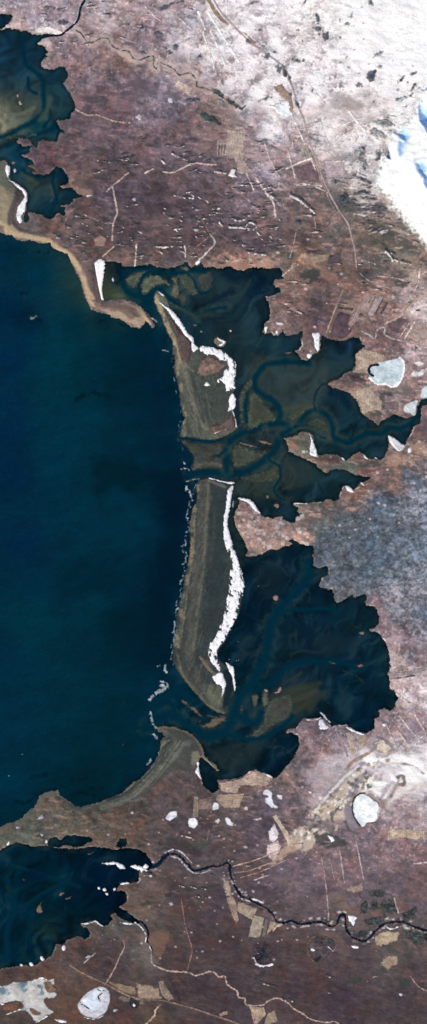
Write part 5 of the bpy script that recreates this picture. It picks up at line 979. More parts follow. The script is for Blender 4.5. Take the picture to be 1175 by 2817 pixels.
# ------------------------------------------------------------------ tracks
def track(pts, wd=4.0, col=(176, 150, 142), nz=.9): return patch('track', pts, col, M_TRACK, None, None, width=wd + .6, kind='structure', off=.055, soft=1.4, nz=nz * 1.3, sc=5, var=.16, step=1.2)
TR = [("795,300 815,345 835,390", 5, (240, 232, 232)), ("880,338 905,402", 5, (238, 230, 230)), ("800,362 858,352", 4, (226, 214, 212)), ("788,464 830,446 858,436", 6, (226, 212, 206)), ("857,440 868,468", 5, (214, 196, 188)), ("888,446 948,444", 4, (226, 214, 210)), ("930,352 975,332 1000,326", 5, (242, 236, 236)), ("905,398 960,364", 4, (240, 232, 232)), ("866,410 900,396", 4, (232, 222, 220)), ("782,330 788,400", 4, (214, 200, 202)), ("800,342 806,402", 4, (214, 200, 202)), ("818,512 850,508 884,512", 4, (214, 198, 194)), ("880,448 884,492", 4, (204, 188, 184)), ("480,240 524,262", 3, (206, 186, 176)), ("840,180 800,230", 4, (238, 232, 234)), ("1010,790 1090,815", 4, (160, 134, 120)), ("1000,806 1072,824", 3.5, (184, 160, 148)), ("960,905 1008,812", 4, (184, 160, 148)), ("985,860 1012,812", 3.5, (180, 158, 148)), ("1020,866 1046,816", 3.5, (180, 158, 148)), ("309,514 318,555 322,586 311,620 309,661", 6, (186, 164, 158)), ("294,527 309,512 330,495 352,476", 6, (186, 164, 158)), ("246,597 287,614 309,614", 4, (160, 134, 126)), ("376,672 374,700 372,728", 6, (190, 170, 164)), ("313,679 283,705", 5, (172, 142, 128)), ("400,476 422,465", 6, (200, 180, 174)),
      ("448,473 478,474 530,450 560,452 594,454", 6, (190, 166, 158)), ("194,590 180,608 175,642", 4, (140, 114, 110)), ("555,603 579,646 590,661", 3.5, (150, 124, 120)), ("579,646 590,661 588,676 575,688 560,705 549,713", 6, (200, 182, 176)), ("534,685 579,648 600,634", 4, (146, 120, 116)), ("520,636 556,603", 3, (128, 104, 104)), ("728,396 743,441 769,489", 6, (190, 172, 174)), ("702,488 739,541 752,558 758,597", 6, (206, 190, 190)),
      ("679,478 698,523", 6, (206, 188, 186)), ("787,400 800,445 812,490", 5, (196, 178, 178)), ("545,34 564,82", 7, (238, 230, 232)), ("556,86 575,140 590,190", 7, (238, 230, 232)), ("579,86 600,135 620,182", 6, (238, 230, 232)), ("571,34 615,105 657,171", 8, (252, 248, 250)), ("400,19 420,42 441,58", 5, (196, 178, 180)), ("495,52 530,84 556,86", 5, (206, 192, 196)), ("489,123 520,108 556,82", 6, (200, 182, 184)), ("524,150 526,190", 4, (190, 172, 172)),
      ("622,0 624,40", 5, (240, 232, 236)), ("814,642 806,680 797,709", 5, (160, 138, 134)), ("866,596 868,630", 5, (170, 146, 142)), ("815,512 830,505 860,510 900,530", 5, (196, 180, 178)), ("898,916 917,864 930,830 943,800", 5, (172, 146, 128)), ("1114,931 1140,886", 6, (206, 184, 176)), ("1100,928 1128,886", 4, (196, 172, 164)), ("1060,890 1100,870 1140,832 1190,800", 8, (190, 164, 150)), ("1060,880 1110,846 1150,815", 4, (176, 148, 134)),
      ("845,228 880,272", 7, (238, 228, 232)), ("960,310 1005,365", 8, (240, 230, 230)), ("1040,760 1082,764 1120,774", 5, (184, 158, 144)), ("1155,740 1150,780 1140,800", 6, (200, 182, 176)),
      ("980,2316 990,2366 1000,2416", 5, (184, 164, 166)), ("935,2342 942,2390 948,2428", 5, (178, 158, 160)), ("885,2360 895,2420 903,2500 904,2530", 5, (170, 148, 148)), ("909,2360 918,2410 928,2435", 4, (156, 134, 136)), ("1099,1970 1122,2000 1147,2029", 6, (206, 188, 186)), ("1140,1966 1155,1990 1172,2018", 6, (206, 188, 186)), ("1095,2011 1110,2032 1125,2052", 6, (206, 188, 186)), ("1125,2052 1150,2034 1190,2008", 6, (206, 188, 186)),
      ("1092,1910 1120,1930 1147,1944 1190,1968", 7, (208, 188, 184)), ("1147,1944 1175,1925 1200,1915", 6, (208, 190, 188)), ("1062,1990 1075,2020 1090,2048", 5, (186, 168, 170)), ("925,2012 940,2040 956,2082", 4, (160, 142, 144)),
      ("499,2473 510,2544 520,2580 529,2614 523,2640 516,2668", 5, (134, 100, 94)), ("194,2655 223,2674 290,2706 335,2730 372,2745 400,2752", 7, (132, 106, 88)), ("400,2750 447,2752 492,2763 536,2775 589,2793 641,2810 670,2824", 6, (130, 104, 96)), ("338,2586 343,2605 330,2630 315,2665 298,2694 290,2706", 5.5, (168, 138, 130)), ("195,2650 184,2690", 4, (140, 104, 86)), ("262,2622 246,2635 232,2648", 5, (176, 160, 160)),
      ("545,2263 590,2261", 3, (126, 98, 90)), ("576,2284 570,2310 566,2316", 3.5, (140, 108, 94)), ("752,2560 764,2545 780,2542", 5, (196, 170, 148)), ("1130,2686 1150,2712 1175,2726 1200,2735", 5, (150, 122, 108)), ("1085,2470 1090,2490 1096,2510", 6, (176, 152, 144)), ("640,2383 700,2366 780,2335", 4, (190, 164, 144)), ("640,2402 700,2390 790,2352", 4, (180, 152, 138)), ("663,2413 720,2396 785,2366", 4, (170, 144, 132)), ("700,2420 745,2405", 4, (182, 160, 158))]
for p_, w_, c_ in TR: track(p_, w_, c_)
ROAD = "572,-30 588,0 607,33 640,70 668,98 698,124 730,148 762,170 785,192 802,235 820,292 836,332 851,392 872,442 890,497 913,545 937,586 957,616 967,653 976,690 981,735"
patch('road', ROAD, (176, 160, 164), M_TRACK, None, None, width=7, kind='structure', off=.06, soft=2, nz=.8, var=.08)
track("845,400 868,450 886,500 905,548 928,590", 4, (160, 138, 132))
for q_, c in [("566,-30 580,0 596,26 612,48 632,68 628,72 606,58 590,40 576,18 560,-20", (150, 124, 98)), ("668,88 676,92 700,114 706,122 698,122 680,104", (156, 130, 104))]:
    patch('gravel_bank', q_, c, M_HEATH, ('long brown gravel bank hugging the pale road at the top of the view' if c[0] == 150 else 'short thin brown gravel bank farther down the pale road'), 'gravel bank', off=.06, soft=2, nz=1)
patch('gravel_bank', "750,240 762,236 775,232 790,250 800,262 808,290 806,308 796,302 788,284 772,264 758,252", (150, 126, 106), M_HEATH, 'broad brown gravel flat beside the dark rocks along the road', 'gravel bank', off=.06, soft=3, nz=2.5)
# ------------------------------------------------------------------ hay fields
def field(pts, label, col, rows=None, soft=2.0, nz=.9, cat='field', name='hay_field'):
    base = np.array([[min(250, v * f_) for v, f_ in zip(col, (1.06, 1.10, 1.16))]], f32)
    edge = lambda x, y, g: base * (1 + .13 * sstep(5, 2, g) - .05 * sstep(9, 5, g))[:, None]
    return patch(name, pts, tuple(min(250, v * f_) for v, f_ in zip(col, (1.06, 1.10, 1.16))), M_FIELD, label, cat, off=.045, soft=soft * .8 + .4, nz=nz * 1.1 + .2, var=.11, alpha=.95, colfn=edge, rows=rows, smooth=False, step=1.2)
f1 = field("628,357 672,362 670,400 670,440 652,448 640,435 617,428 620,400", 'large pale striped hay field near the middle of the northern heath', (168, 144, 126), (84, 7, .09))
for x in (600, 608, 615):
    patch('mown_strip', [(x, 388), (x - 2, 428)], (186, 166, 154), M_FIELD, parent=f1, width=4, off=.05, soft=1.2, nz=.5)
for x0, x1 in ((628, 626), (667, 665), (673, 670)):
    patch('mown_strip', [(x0, 360), (x1, 436)], (196, 178, 162), M_FIELD, parent=f1, width=3, off=.06, soft=1.2, nz=.5)
field("653,442 672,440 692,471 676,480 657,478 648,458", 'tan wedge shaped field below the large striped field', (172, 146, 130), (60, 6, .06))
snow('snow_bank', "627,486 640,463 650,470 648,480 652,489", 'white patch beside the tan wedge shaped field', nz=1.6, z=.75, col=(238, 228, 224))
field("489,218 530,242 521,262 480,238", 'small tan field slanting above the dark heath in the upper middle', (186, 158, 142), (32, 7, .05))
field("756,330 780,326 795,332 782,358 762,346", 'pale field near the bend of the northern stream', (206, 184, 176), (100, 6, .04), soft=4)
field("775,335 792,340 796,400 776,396", 'pale upright strip field right of the northern stream', (190, 172, 172), (86, 8, .12), soft=3)
field("820,404 847,398 862,432 836,446", 'greenish tan field alongside the pale road', (150, 136, 118), (68, 7, .12))
field("810,465 855,443 874,466 881,506 816,493", 'dark brown square field left of the pale road', (112, 88, 88), None)
field("887,442 950,436 950,494 898,490", 'pale worn field right of the pale road', (176, 156, 154), (0, 5, .06), soft=5)
field("842,706 888,700 922,694 922,700 898,718 846,724", 'tan field with a dark square neighbour in the eastern heath', (150, 122, 96), (-8, 6, .06))
field("902,703 939,694 937,728 902,728", 'dark grey square field beside the tan one in the eastern heath', (86, 72, 74), None)
field("945,690 975,694 978,728 942,730", 'dull brown field between the dark square and the road', (120, 96, 88), (80, 8, .05), soft=4)
f7 = field("1002,808 1036,810 1010,860 995,856 969,903 954,892 985,842", 'pale striped field with grey strips, largest on the eastern plain', (150, 124, 114), (-60, 6, .12))
field("1038,812 1058,818 1028,868 1010,872 1014,856", 'pale grey strip field next to the large striped one', (158, 138, 132), (-60, 5, .12))
for q_, t in [("1050,820 1057,822 1036,864 1028,866", 'dark strip field, left of the dark pair'), ("1062,830 1071,832 1050,866 1042,864", 'dark strip field, right of the dark pair')]:
    field(q_, t + ' on the eastern plain', (84, 66, 70), None, nz=.6, soft=1.5)
f8 = field("937,828 992,834 970,864 928,854", 'tan field barred with dark bands left of the pale striped one', (140, 112, 96), None)
for q_ in ["936,830 960,833 956,838 934,836", "930,842 975,846 972,856 926,850"]:
    patch('dark_band', q_, (76, 66, 68), M_FIELD, parent=f8, off=.06, soft=1.5, nz=.8, smooth=False)
field("930,855 966,864 962,880 978,892 960,925 938,935 905,922 918,880", 'dark plum field running down to the lagoon', (88, 64, 68), None, soft=5)
field("1127,738 1147,742 1151,780 1121,793", 'small tan gridded field near the eastern edge', (164, 138, 124), (10, 6, .08))
field("1136,892 1200,884 1200,932 1147,942 1120,927", 'tan gridded field at the eastern edge north of the stream', (160, 134, 120), (70, 7, .09))
field("1062,885 1105,868 1118,880 1096,920 1076,915", 'dark brown triangular field above the eastern stream', (104, 80, 82), None, soft=4)
field("976,976 995,957 1058,976 1056,994 1013,1009 1013,1028 969,1024 980,1009", 'tan squared field between the lagoon and the big bluish lake', (164, 138, 114), (88, 7, .07))
field("976,1078 1010,1062 1040,1090 1052,1106 1050,1128 1013,1132 998,1141 993,1124", 'tan field with fine rows south of the big bluish lake', (164, 140, 116), (86, 6, .07), nz=1.6)
field("1055,1108 1085,1100 1100,1110 1095,1130 1056,1130", 'plum brown field east of the finely rowed one', (112, 92, 92), None, soft=4)
field("257,657 276,644 294,657 289,679 272,680 261,676", 'small bare tan field at the end of the straight northern track', (150, 118, 100), None, soft=3)
field("603,2152 656,2145 704,2119 735,2128 752,2141 734,2163 659,2160 652,2182 607,2178", 'tan shore field above the dark southern bay', (180, 148, 124), (8, 6, .06), nz=1.4)
field("596,2186 674,2182 659,2223 618,2223 592,2201", 'broad tan field south of the tan shore field', (164, 134, 108), (8, 6, .07), nz=1.4)
field("545,2200 585,2190 583,2227 545,2227", 'faded tan field beside a squarish frozen pond', (134, 108, 96), (88, 5, .12))
field("532,2189 547,2189 547,2248 530,2248", 'narrow tan strip field above the round frozen pond', (142, 116, 98), (90, 5, .14))
field("748,2246 760,2240 800,2300 806,2328 796,2330 770,2280", 'slanting tan strip field left of the speckled slope', (196, 168, 138), (58, 5, .10))
field("737,2286 756,2264 768,2290 764,2308 752,2318 740,2312", 'whitish pink field among the southern strips', (222, 202, 200), None, soft=3)
field("735,2322 764,2312 776,2330 755,2374 732,2352", 'pale rose field below the whitish pink one', (200, 174, 162), (-20, 6, .06), soft=3)
field("1069,2279 1170,2283 1170,2304 1140,2310 1100,2304 1065,2312", 'tan rowed field right of the oval white lake', (182, 152, 120), (88, 5, .10), nz=1.2)
field("950,2014 975,2018 986,2072 968,2078", 'tan hay strip left of the pair on the southern headland', (176, 150, 130), (65, 6, .10))
field("978,2018 1006,2024 1018,2044 990,2066", 'tan hay strip right of the pair on the southern headland', (174, 148, 124), (65, 6, .10))
field("1030,2042 1052,2033 1080,2058 1062,2080 1036,2062", 'pale ochre field with snowy spots east of the hay strips', (196, 174, 148), (38, 6, .06), soft=3)
field("946,2120 961,2094 1013,2066 1038,2042 1042,2050 1018,2076 975,2100 954,2122", 'long brown strip field running up the southern headland', (150, 124, 106), (-32, 5, .10))
field("1104,2008 1122,2002 1143,2028 1125,2046", 'dusky plum field, western of the fenced pair', (150, 128, 132), None, soft=1.5)
field("1126,1996 1142,1978 1164,2012 1148,2024", 'dusky plum field, eastern of the fenced pair', (144, 122, 126), None, soft=1.5)
field("656,2478 708,2499 695,2531 646,2505", 'tan rowed field on the south bank of the river bend', (152, 128, 104), (22, 5, .10))
field("697,2516 728,2523 716,2580 682,2579", 'pale rowed field, square and largest below the river', (156, 136, 112), (99, 4.5, .12))
field("730,2524 740,2530 730,2576 719,2580", 'dark barred strip between two fields below the river', (116, 98, 82), (10, 4, .2), nz=.4)
field("742,2530 764,2538 750,2558 732,2574", 'tan corner field tucked in the river elbow', (160, 134, 108), (99, 5, .06))
field("640,2462 650,2480 658,2530 650,2543 638,2520 622,2470", 'narrow tan field slanting down left of the river fields', (150, 122, 102), (74, 5, .16))
field("612,2412 632,2424 636,2450 640,2470 622,2466 612,2440", 'pale tan ground beside the ice jam in the river', (166, 138, 120), None, soft=4, nz=2)
field("685,2767 726,2769 734,2789 704,2822 697,2815", 'tan field below the pale winding stream, western of two', (164, 134, 106), (80, 6, .05))
field("738,2786 756,2778 766,2810 724,2822 730,2800", 'tan field below the pale winding stream, eastern of two', (146, 122, 96), (74, 5, .06))
field("436,2700 447,2696 481,2748 462,2754 443,2737", 'hatched tan strip field by the farm track junction', (138, 114, 96), (20, 4, .2))
field("376,2704 400,2706 436,2718 448,2748 410,2754 378,2742", 'tan farmland around the farm track junction', (152, 124, 98), None, soft=4, nz=2.5)
field("296,2698 340,2706 372,2714 380,2738 344,2732 312,2716", 'ochre farmland strip above the small black crater', (136, 108, 78), (22, 5, .08), soft=3, nz=2)
field("330,2738 350,2742 400,2754 396,2764 340,2756 324,2746", 'brown farmland strip below the farm track', (118, 96, 76), (20, 5, .1), soft=3)
field("598,2790 615,2782 628,2780 626,2790 606,2796", 'small tan field just north of the straight track', (140, 108, 88), None, soft=2)
field("1028,2577 1058,2559 1103,2562 1095,2585 1066,2600 1036,2603", 'tan field with a snowy edge below the river in the east', (178, 148, 112), None, soft=3, nz=3)
field("1043,2648 1058,2629 1092,2626 1099,2648 1066,2670", 'tan hummocky ground south of the snowy edged field', (158, 130, 104), None, soft=4, nz=4)
field("955,2440 998,2428 1000,2450 975,2456 950,2450", 'pinkish tan field north of the river elbow', (156, 126, 112), None, soft=3, nz=2)
field("958,2458 985,2455 1000,2470 990,2500 950,2495", 'plum brown field between the river elbow and the dark marsh', (106, 86, 88), None, soft=3, nz=2)
snow('snow_bank', "957,2518 984,2521 978,2535 972,2548 962,2536", 'bright white snow patch inside the elbow of the river', nz=2, z=.5)
snow('snow_bank', "1060,2546 1080,2552 1096,2546 1094,2554 1070,2558", 'white streaky snow on the river bend above the snowy edged field', nz=2, z=.5)
snow('snow_bank', "966,2600 985,2602 990,2608 974,2610", 'small snow streak south of the river loop', nz=1.4, z=.5)
for q_, t in [("1013,2454 1040,2446 1062,2450 1060,2466 1036,2470 1018,2466", 'dark marsh pool, northernmost of the eastern marsh'), ("990,2488 1006,2476 1014,2490 1008,2512 990,2512", 'dark marsh strip, westernmost of the eastern marsh'), ("1018,2482 1040,2474 1044,2500 1034,2506 1018,2504", 'dark marsh pool in the middle of the eastern marsh'), ("1048,2480 1084,2472 1096,2496 1092,2512 1060,2514 1044,2500", 'dark marsh pool, largest of the eastern marsh'),
              ("1004,2526 1040,2520 1070,2516 1050,2540 1020,2548 1000,2540", 'dark green flat on the river bank under the marsh'), ("1106,2510 1140,2496 1160,2484 1150,2500 1140,2528 1110,2530", 'dark green bank above the river near the eastern edge'), ("1120,2560 1160,2562 1210,2566 1210,2596 1150,2600 1118,2582", 'dark green bank below the river near the eastern edge'), ("968,2570 990,2560 1020,2560 1010,2580 990,2584 974,2576", 'dark ground inside the river loop')]:
    patch('marsh', q_, (62, 66, 68), M_HEATH, t, 'marsh', off=.05, soft=5, nz=4.5, var=.3, sc=7)

# ------------------------------------------------------------------ the snow mountain of the north east
xs = np.arange(1000, 1402, 2.0).astype(f32); ys = np.arange(70, 800, 2.0).astype(f32)
X, Y = np.meshgrid(xs, ys)
mf = sdf(MT, xs, ys, 150) + fbm(X, Y, 26, 4, 5) * 9 + fbm(X, Y, 8, 2, 6) * 3
mh = 0.011 * np.clip(mf, 0, 150) * (1 + .15 * fbm(X, Y, 60, 2, 7)) + .03 * fbm(X, Y, 18, 2, 8, -35, 1.5) * sstep(0, 20, mf)
blue = np.zeros(X.shape, f32)  # mask of the shaded hollows, whose shadow tint is painted into the snow
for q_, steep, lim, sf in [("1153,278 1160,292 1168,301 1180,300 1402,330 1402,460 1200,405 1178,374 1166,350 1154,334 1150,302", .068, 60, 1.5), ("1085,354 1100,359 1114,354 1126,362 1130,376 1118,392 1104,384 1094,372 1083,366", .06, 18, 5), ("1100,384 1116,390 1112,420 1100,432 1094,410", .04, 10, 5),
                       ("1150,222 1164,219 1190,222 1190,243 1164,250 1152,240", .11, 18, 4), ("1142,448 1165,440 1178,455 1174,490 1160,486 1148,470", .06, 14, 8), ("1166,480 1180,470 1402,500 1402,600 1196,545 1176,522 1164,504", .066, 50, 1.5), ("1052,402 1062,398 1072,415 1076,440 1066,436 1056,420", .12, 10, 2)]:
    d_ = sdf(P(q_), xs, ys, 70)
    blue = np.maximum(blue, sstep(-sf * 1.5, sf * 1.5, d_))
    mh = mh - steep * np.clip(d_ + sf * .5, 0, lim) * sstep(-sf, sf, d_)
mf[0] = mf[-1] = -1; mf[:, -1] = -1; mf = np.clip(mf, -40, 150)
def mz(x, y, g): return ground(x, y) + .04 + bil(mh, x, y, 1000, 70, 2.0)
rk = np.zeros(X.shape, f32)
for q_ in ["1028,416 1044,408 1052,420 1046,440 1030,442", "1052,402 1062,398 1070,412 1074,436 1066,434 1056,420", "1146,690 1160,684 1180,700 1200,720 1180,716"]:
    rk = np.maximum(rk, sstep(-3, 4, sdf(P(q_), xs, ys, 20) + fbm(X, Y, 6, 2, 9) * 3))
rk = np.maximum(rk, sstep(.5, .8, fbm(X, Y, 9, 3, 10, 20, 2)) * sstep(26, 4, mf) * sstep(470, 500, Y) * .6)
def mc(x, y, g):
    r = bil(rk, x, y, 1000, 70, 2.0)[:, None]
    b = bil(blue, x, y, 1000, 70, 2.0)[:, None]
    return (np.array([[255, 255, 255]], f32) * (1 - b) + np.array([[176, 210, 255]], f32) * b) * (1 - r) + np.array([[84, 84, 92]], f32) * r  # white snow, shadow blue put into the colour of the hollows, dark rock
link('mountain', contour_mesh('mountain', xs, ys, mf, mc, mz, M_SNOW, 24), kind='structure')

# ------------------------------------------------------------------ bare dark outcrops showing through the snow
def outcrop(x, y, lx, ly, ang, label, col=(78, 82, 90), nz=2.4, group=None, name='rock_outcrop'):
    a = math.radians(ang); p = []
    for k in range(9):
        t = k / 9 * 6.283; r = .75 + .5 * rng.rand()
        u, v = lx * .5 * r * math.cos(t), ly * .5 * r * math.sin(t)
        p.append((x + u * math.cos(a) - v * math.sin(a), y + u * math.sin(a) + v * math.cos(a)))
    return patch(name, p, col, M_ROCK, label, 'outcrop', group, off=.06, dome=.16, dw=4, soft=4.5, nz=nz * 1.5, sc=6, var=.26, grow=.8, alpha=.92, step=1.2, seed=rng.randint(20))
BIG = [(870, 80, 28, 14, 10, 'dark oval outcrop, upper of two stacked dark spots in the pale north'), (896, 101, 26, 22, 20, 'dark round outcrop, lower of two stacked dark spots in the pale north'), (820, 169, 32, 14, 10, 'dark oval outcrop west of the stacked dark spots'), (1021, 212, 24, 38, 25, 'largest dark outcrop standing in the white snowfield'),
       (1101, 222, 34, 10, -45, 'long dark outcrop slanting up the white snowfield'), (1136, 205, 24, 12, -30, 'dark outcrop at the upper end of the long slanting one'), (1136, 242, 12, 24, 35, 'dark outcrop beneath the blue snow hollow, upper'), (1129, 264, 14, 16, 30, 'dark outcrop beneath the blue snow hollow, lower'), (1088, 250, 18, 9, -12, 'small dark oval outcrop in the middle of the snowfield'),
       (987, 236, 22, 14, 0, 'grey outcrop left of the largest dark one'), (783, 196, 14, 40, -20, 'long dark outcrop on the east side of the road'), (794, 216, 12, 22, -10, 'dark outcrop at the foot of the long one by the road'), (768, 190, 18, 30, -25, 'broad dark outcrop on the west side of the road'), (735, 156, 24, 16, -10, 'ragged dark outcrop uphill of the road pair'), (754, 145, 16, 10, 20, 'small dark outcrop touching the ragged one'),
       (800, 262, 10, 22, -20, 'dark outcrop at the upper tip of the brown gravel flat'), (816, 286, 10, 26, -20, 'dark outcrop on the right side of the brown gravel flat'), (728, 272, 40, 14, -20, 'dark outcrop at the top of a bright white hollow'), (456, 138, 46, 12, 38, 'straight dark rib slanting down in the upper middle'), (482, 131, 22, 18, 20, 'dark outcrop hooked beside the straight dark rib'), (452, 20, 40, 20, -15, 'dark blotch near the top edge, widest'),
       (488, 8, 44, 10, -18, 'dark streak rising from the widest blotch to the top edge'), (437, 98, 26, 22, 10, 'dark curled outcrop below the widest blotch'), (545, 158, 28, 12, -12, 'dark oval outcrop between two pale tracks'), (683, 115, 18, 12, 35, 'small dark outcrop west of the thin gravel bank'), (702, 8, 40, 8, -15, 'thin dark streak in the white ground at the top edge'), (711, 84, 18, 8, 0, 'small dark oval alone in the white ground'), (769, 69, 12, 8, 20, 'tiny dark spot near the middle of the white ground'),
       (575, 326, 80, 16, 24, 'longest dark wooded rib above the large striped field'), (640, 286, 60, 14, 35, 'dark wooded rib along the northern stream'), (600, 256, 44, 14, 30, 'dark wooded rib upstream of the longer one'), (530, 277, 44, 14, -5, 'dark arched outcrop below the small tan field'), (606, 284, 24, 20, 0, 'mottled grey outcrop beside the stream ribs'), (640, 258, 20, 10, 0, 'small dark outcrop north of the stream ribs'),
       (1058, 340, 50, 26, 10, 'large grey green slope beneath the snow mountain'), (1046, 372, 50, 18, 35, 'grey green streak running down from the grey slope'), (1028, 370, 30, 12, 40, 'dark streak left of the grey green one'), (1100, 275, 36, 14, -15, 'grey brown patch right of the small oval outcrop'), (990, 416, 34, 22, -30, 'grey hollow on the flank west of the mountain'), (1000, 452, 24, 40, -20, 'grey green gully west of the mountain'),
       (823, 614, 28, 20, 30, 'round dark thicket with a pale western edge'), (920, 500, 22, 18, 20, 'dark knob beside the pale road'), (942, 549, 34, 36, 10, 'dark hummock right of the pale road'), (1040, 150, 36, 12, -25, 'grey wing shaped outcrop high in the snowfield'), (1043, 186, 16, 10, 0, 'small grey outcrop right of the wing shaped one'), (964, 45, 12, 18, 35, 'grey slanting outcrop near the top of the snowfield'), (955, 68, 14, 12, 0, 'grey outcrop below the slanting one'),
       (1020, 8, 22, 16, 20, 'grey outcrop at the top edge of the snowfield'), (873, 50, 12, 24, -15, 'dark mottled outcrop above the stacked spots'), (1000, 530, 44, 10, 4, 'dark gully rib below the mountain, level one'), (1016, 505, 16, 10, 10, 'small dark rib high on the western foot of the mountain'), (1000, 545, 34, 8, -12, 'dark gully rib below the mountain, tilted one'), (976, 560, 28, 10, 8, 'dark mound where the gullies end'), (1050, 575, 30, 14, 25, 'dark brown crag just under the mountain edge'),
       (150, 26, 60, 8, 10, 'faint dark streak in the pale ground at the upper left'), (172, 62, 34, 14, 0, 'dark patch above the icy river mouth, right one'), (120, 56, 30, 8, 8, 'dark patch above the icy river mouth, left one'), (4, 16, 14, 20, 0, 'dark grey patch at the top left corner'), (350, 68, 36, 7, 2, 'dark line with snow under it, left of two by the upper stream'), (392, 78, 22, 14, -10, 'dark spot with snow under it, right of two by the upper stream'), (396, 146, 18, 8, 10, 'dark knob touching the upper stream')]
for x, y, lx, ly, an, t in BIG:
    green = 'wooded' in t or 'green' in t
    pale_ = 'grey' in t
    outcrop(x, y, lx, ly, an, t, (58, 76, 76) if green and not pale_ else (146, 148, 150) if pale_ else (82, 88, 98), name='thicket' if ('wooded' in t or 'thicket' in t) else 'rock_outcrop')
for k in range(75):
    x = rng.uniform(790, 1160); y = rng.uniform(0, 300)
    if x - 780 + (300 - y) * .2 > 420 * rng.rand() + 250 or (x > 1010 and y < 150 and rng.rand() < .85): continue
    outcrop(x, y, 5 + rng.rand() * 9, 3 + rng.rand() * 6, rng.rand() * 180, 'small dark fleck of bare ground showing through the northern snow', (112, 112, 118) if rng.rand() < .6 else (96, 98, 106), 2, 'flecks of bare ground in the northern snow')
# ------------------------------------------------------------------ low ridges in the heath: dark crest to the north, snow caught on the sunny foot
def ridge_template(ln, wd, seed, snowy, label, group, strong):
    xs = np.arange(CX - ln, CX + ln, 1.1).astype(f32); ys = np.arange(CY - 14, CY + 15, 1.1).astype(f32)
    X, Y = np.meshgrid(xs, ys); U = X - CX; W = Y - CY - 3.0 * np.sin(U / ln * 3 + seed)
    t = 1 - (2 * U / ln) ** 2
    fa = wd * .5 * np.sqrt(np.clip(t, 0, 1)) - np.abs(W) - (t < 0) * 3 + fbm(X + seed * 31, Y, 6, 2, seed) * 1.4
    fb = wd * .46 * np.sqrt(np.clip(t, 0, 1)) - np.abs(W - wd * .62) - (t < 0) * 3 + fbm(X + seed * 57, Y, 5, 2, seed + 3) * 2.0 - .6
    for f in (fa, fb): f[0] = f[-1] = -1; f[:, 0] = -1; f[:, -1] = -1
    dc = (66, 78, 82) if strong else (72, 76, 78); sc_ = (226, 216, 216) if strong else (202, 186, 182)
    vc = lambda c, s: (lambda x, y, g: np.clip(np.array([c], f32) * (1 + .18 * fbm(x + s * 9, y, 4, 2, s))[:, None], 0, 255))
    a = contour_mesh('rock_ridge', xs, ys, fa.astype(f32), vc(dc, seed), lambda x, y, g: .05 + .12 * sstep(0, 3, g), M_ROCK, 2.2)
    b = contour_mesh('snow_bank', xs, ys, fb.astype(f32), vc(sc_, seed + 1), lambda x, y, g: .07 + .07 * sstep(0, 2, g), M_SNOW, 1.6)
    return a, b
REG = [('low dark ridge with snow at its foot in the brown heath north of the lagoons', 'ridges in the brown northern heath', (150, 790, 372, 726), 215, False),
       ('short dark ridge with bright snow foot between the large striped field and the lagoon', 'snowy ridges south of the striped field', (440, 760, 500, 640), 20, True),
       ('dark ridge with snow under it on the pale plain at the upper left', 'ridges on the pale upper left plain', (110, 430, 4, 150), 18, True),
       ('low dark ridge with a pale foot on the cultivated eastern plain', 'ridges on the eastern plain', (790, 1165, 560, 880), 46, False),
       ('low dark ridge with a pale foot in the moor beside the lower river', 'ridges in the southern moor', (390, 700, 2290, 2500), 22, False),
       ('low dark ridge with a pale foot in the moor along the bottom edge', 'ridges in the bottom moor', (640, 1170, 2600, 2810), 18, False)]
for ri, (lab, grp, (x0, x1, y0, y1), n, strong) in enumerate(REG):
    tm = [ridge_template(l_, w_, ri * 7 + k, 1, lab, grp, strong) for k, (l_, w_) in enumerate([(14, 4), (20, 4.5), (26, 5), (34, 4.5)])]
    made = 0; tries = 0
    while made < n and tries < 4000:
        tries += 1
        x = rng.uniform(x0, x1); y = rng.uniform(y0, y1)
        if bil(LAND, x, y) < 14: continue
        if 588 < x < 700 and 340 < y < 492: continue
        if ri == 0 and vnoise(np.array(x / 70), np.array(y / 45), 3) < .42: continue
        a, b = tm[rng.randint(4)]
        if a is None: continue
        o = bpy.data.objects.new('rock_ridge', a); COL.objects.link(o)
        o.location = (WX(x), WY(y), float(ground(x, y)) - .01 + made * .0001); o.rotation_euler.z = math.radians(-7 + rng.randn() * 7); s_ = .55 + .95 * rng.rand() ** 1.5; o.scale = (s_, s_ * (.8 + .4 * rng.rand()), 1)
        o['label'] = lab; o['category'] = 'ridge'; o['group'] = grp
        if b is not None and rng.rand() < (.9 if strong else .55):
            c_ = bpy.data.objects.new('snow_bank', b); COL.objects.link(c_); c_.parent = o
        made += 1
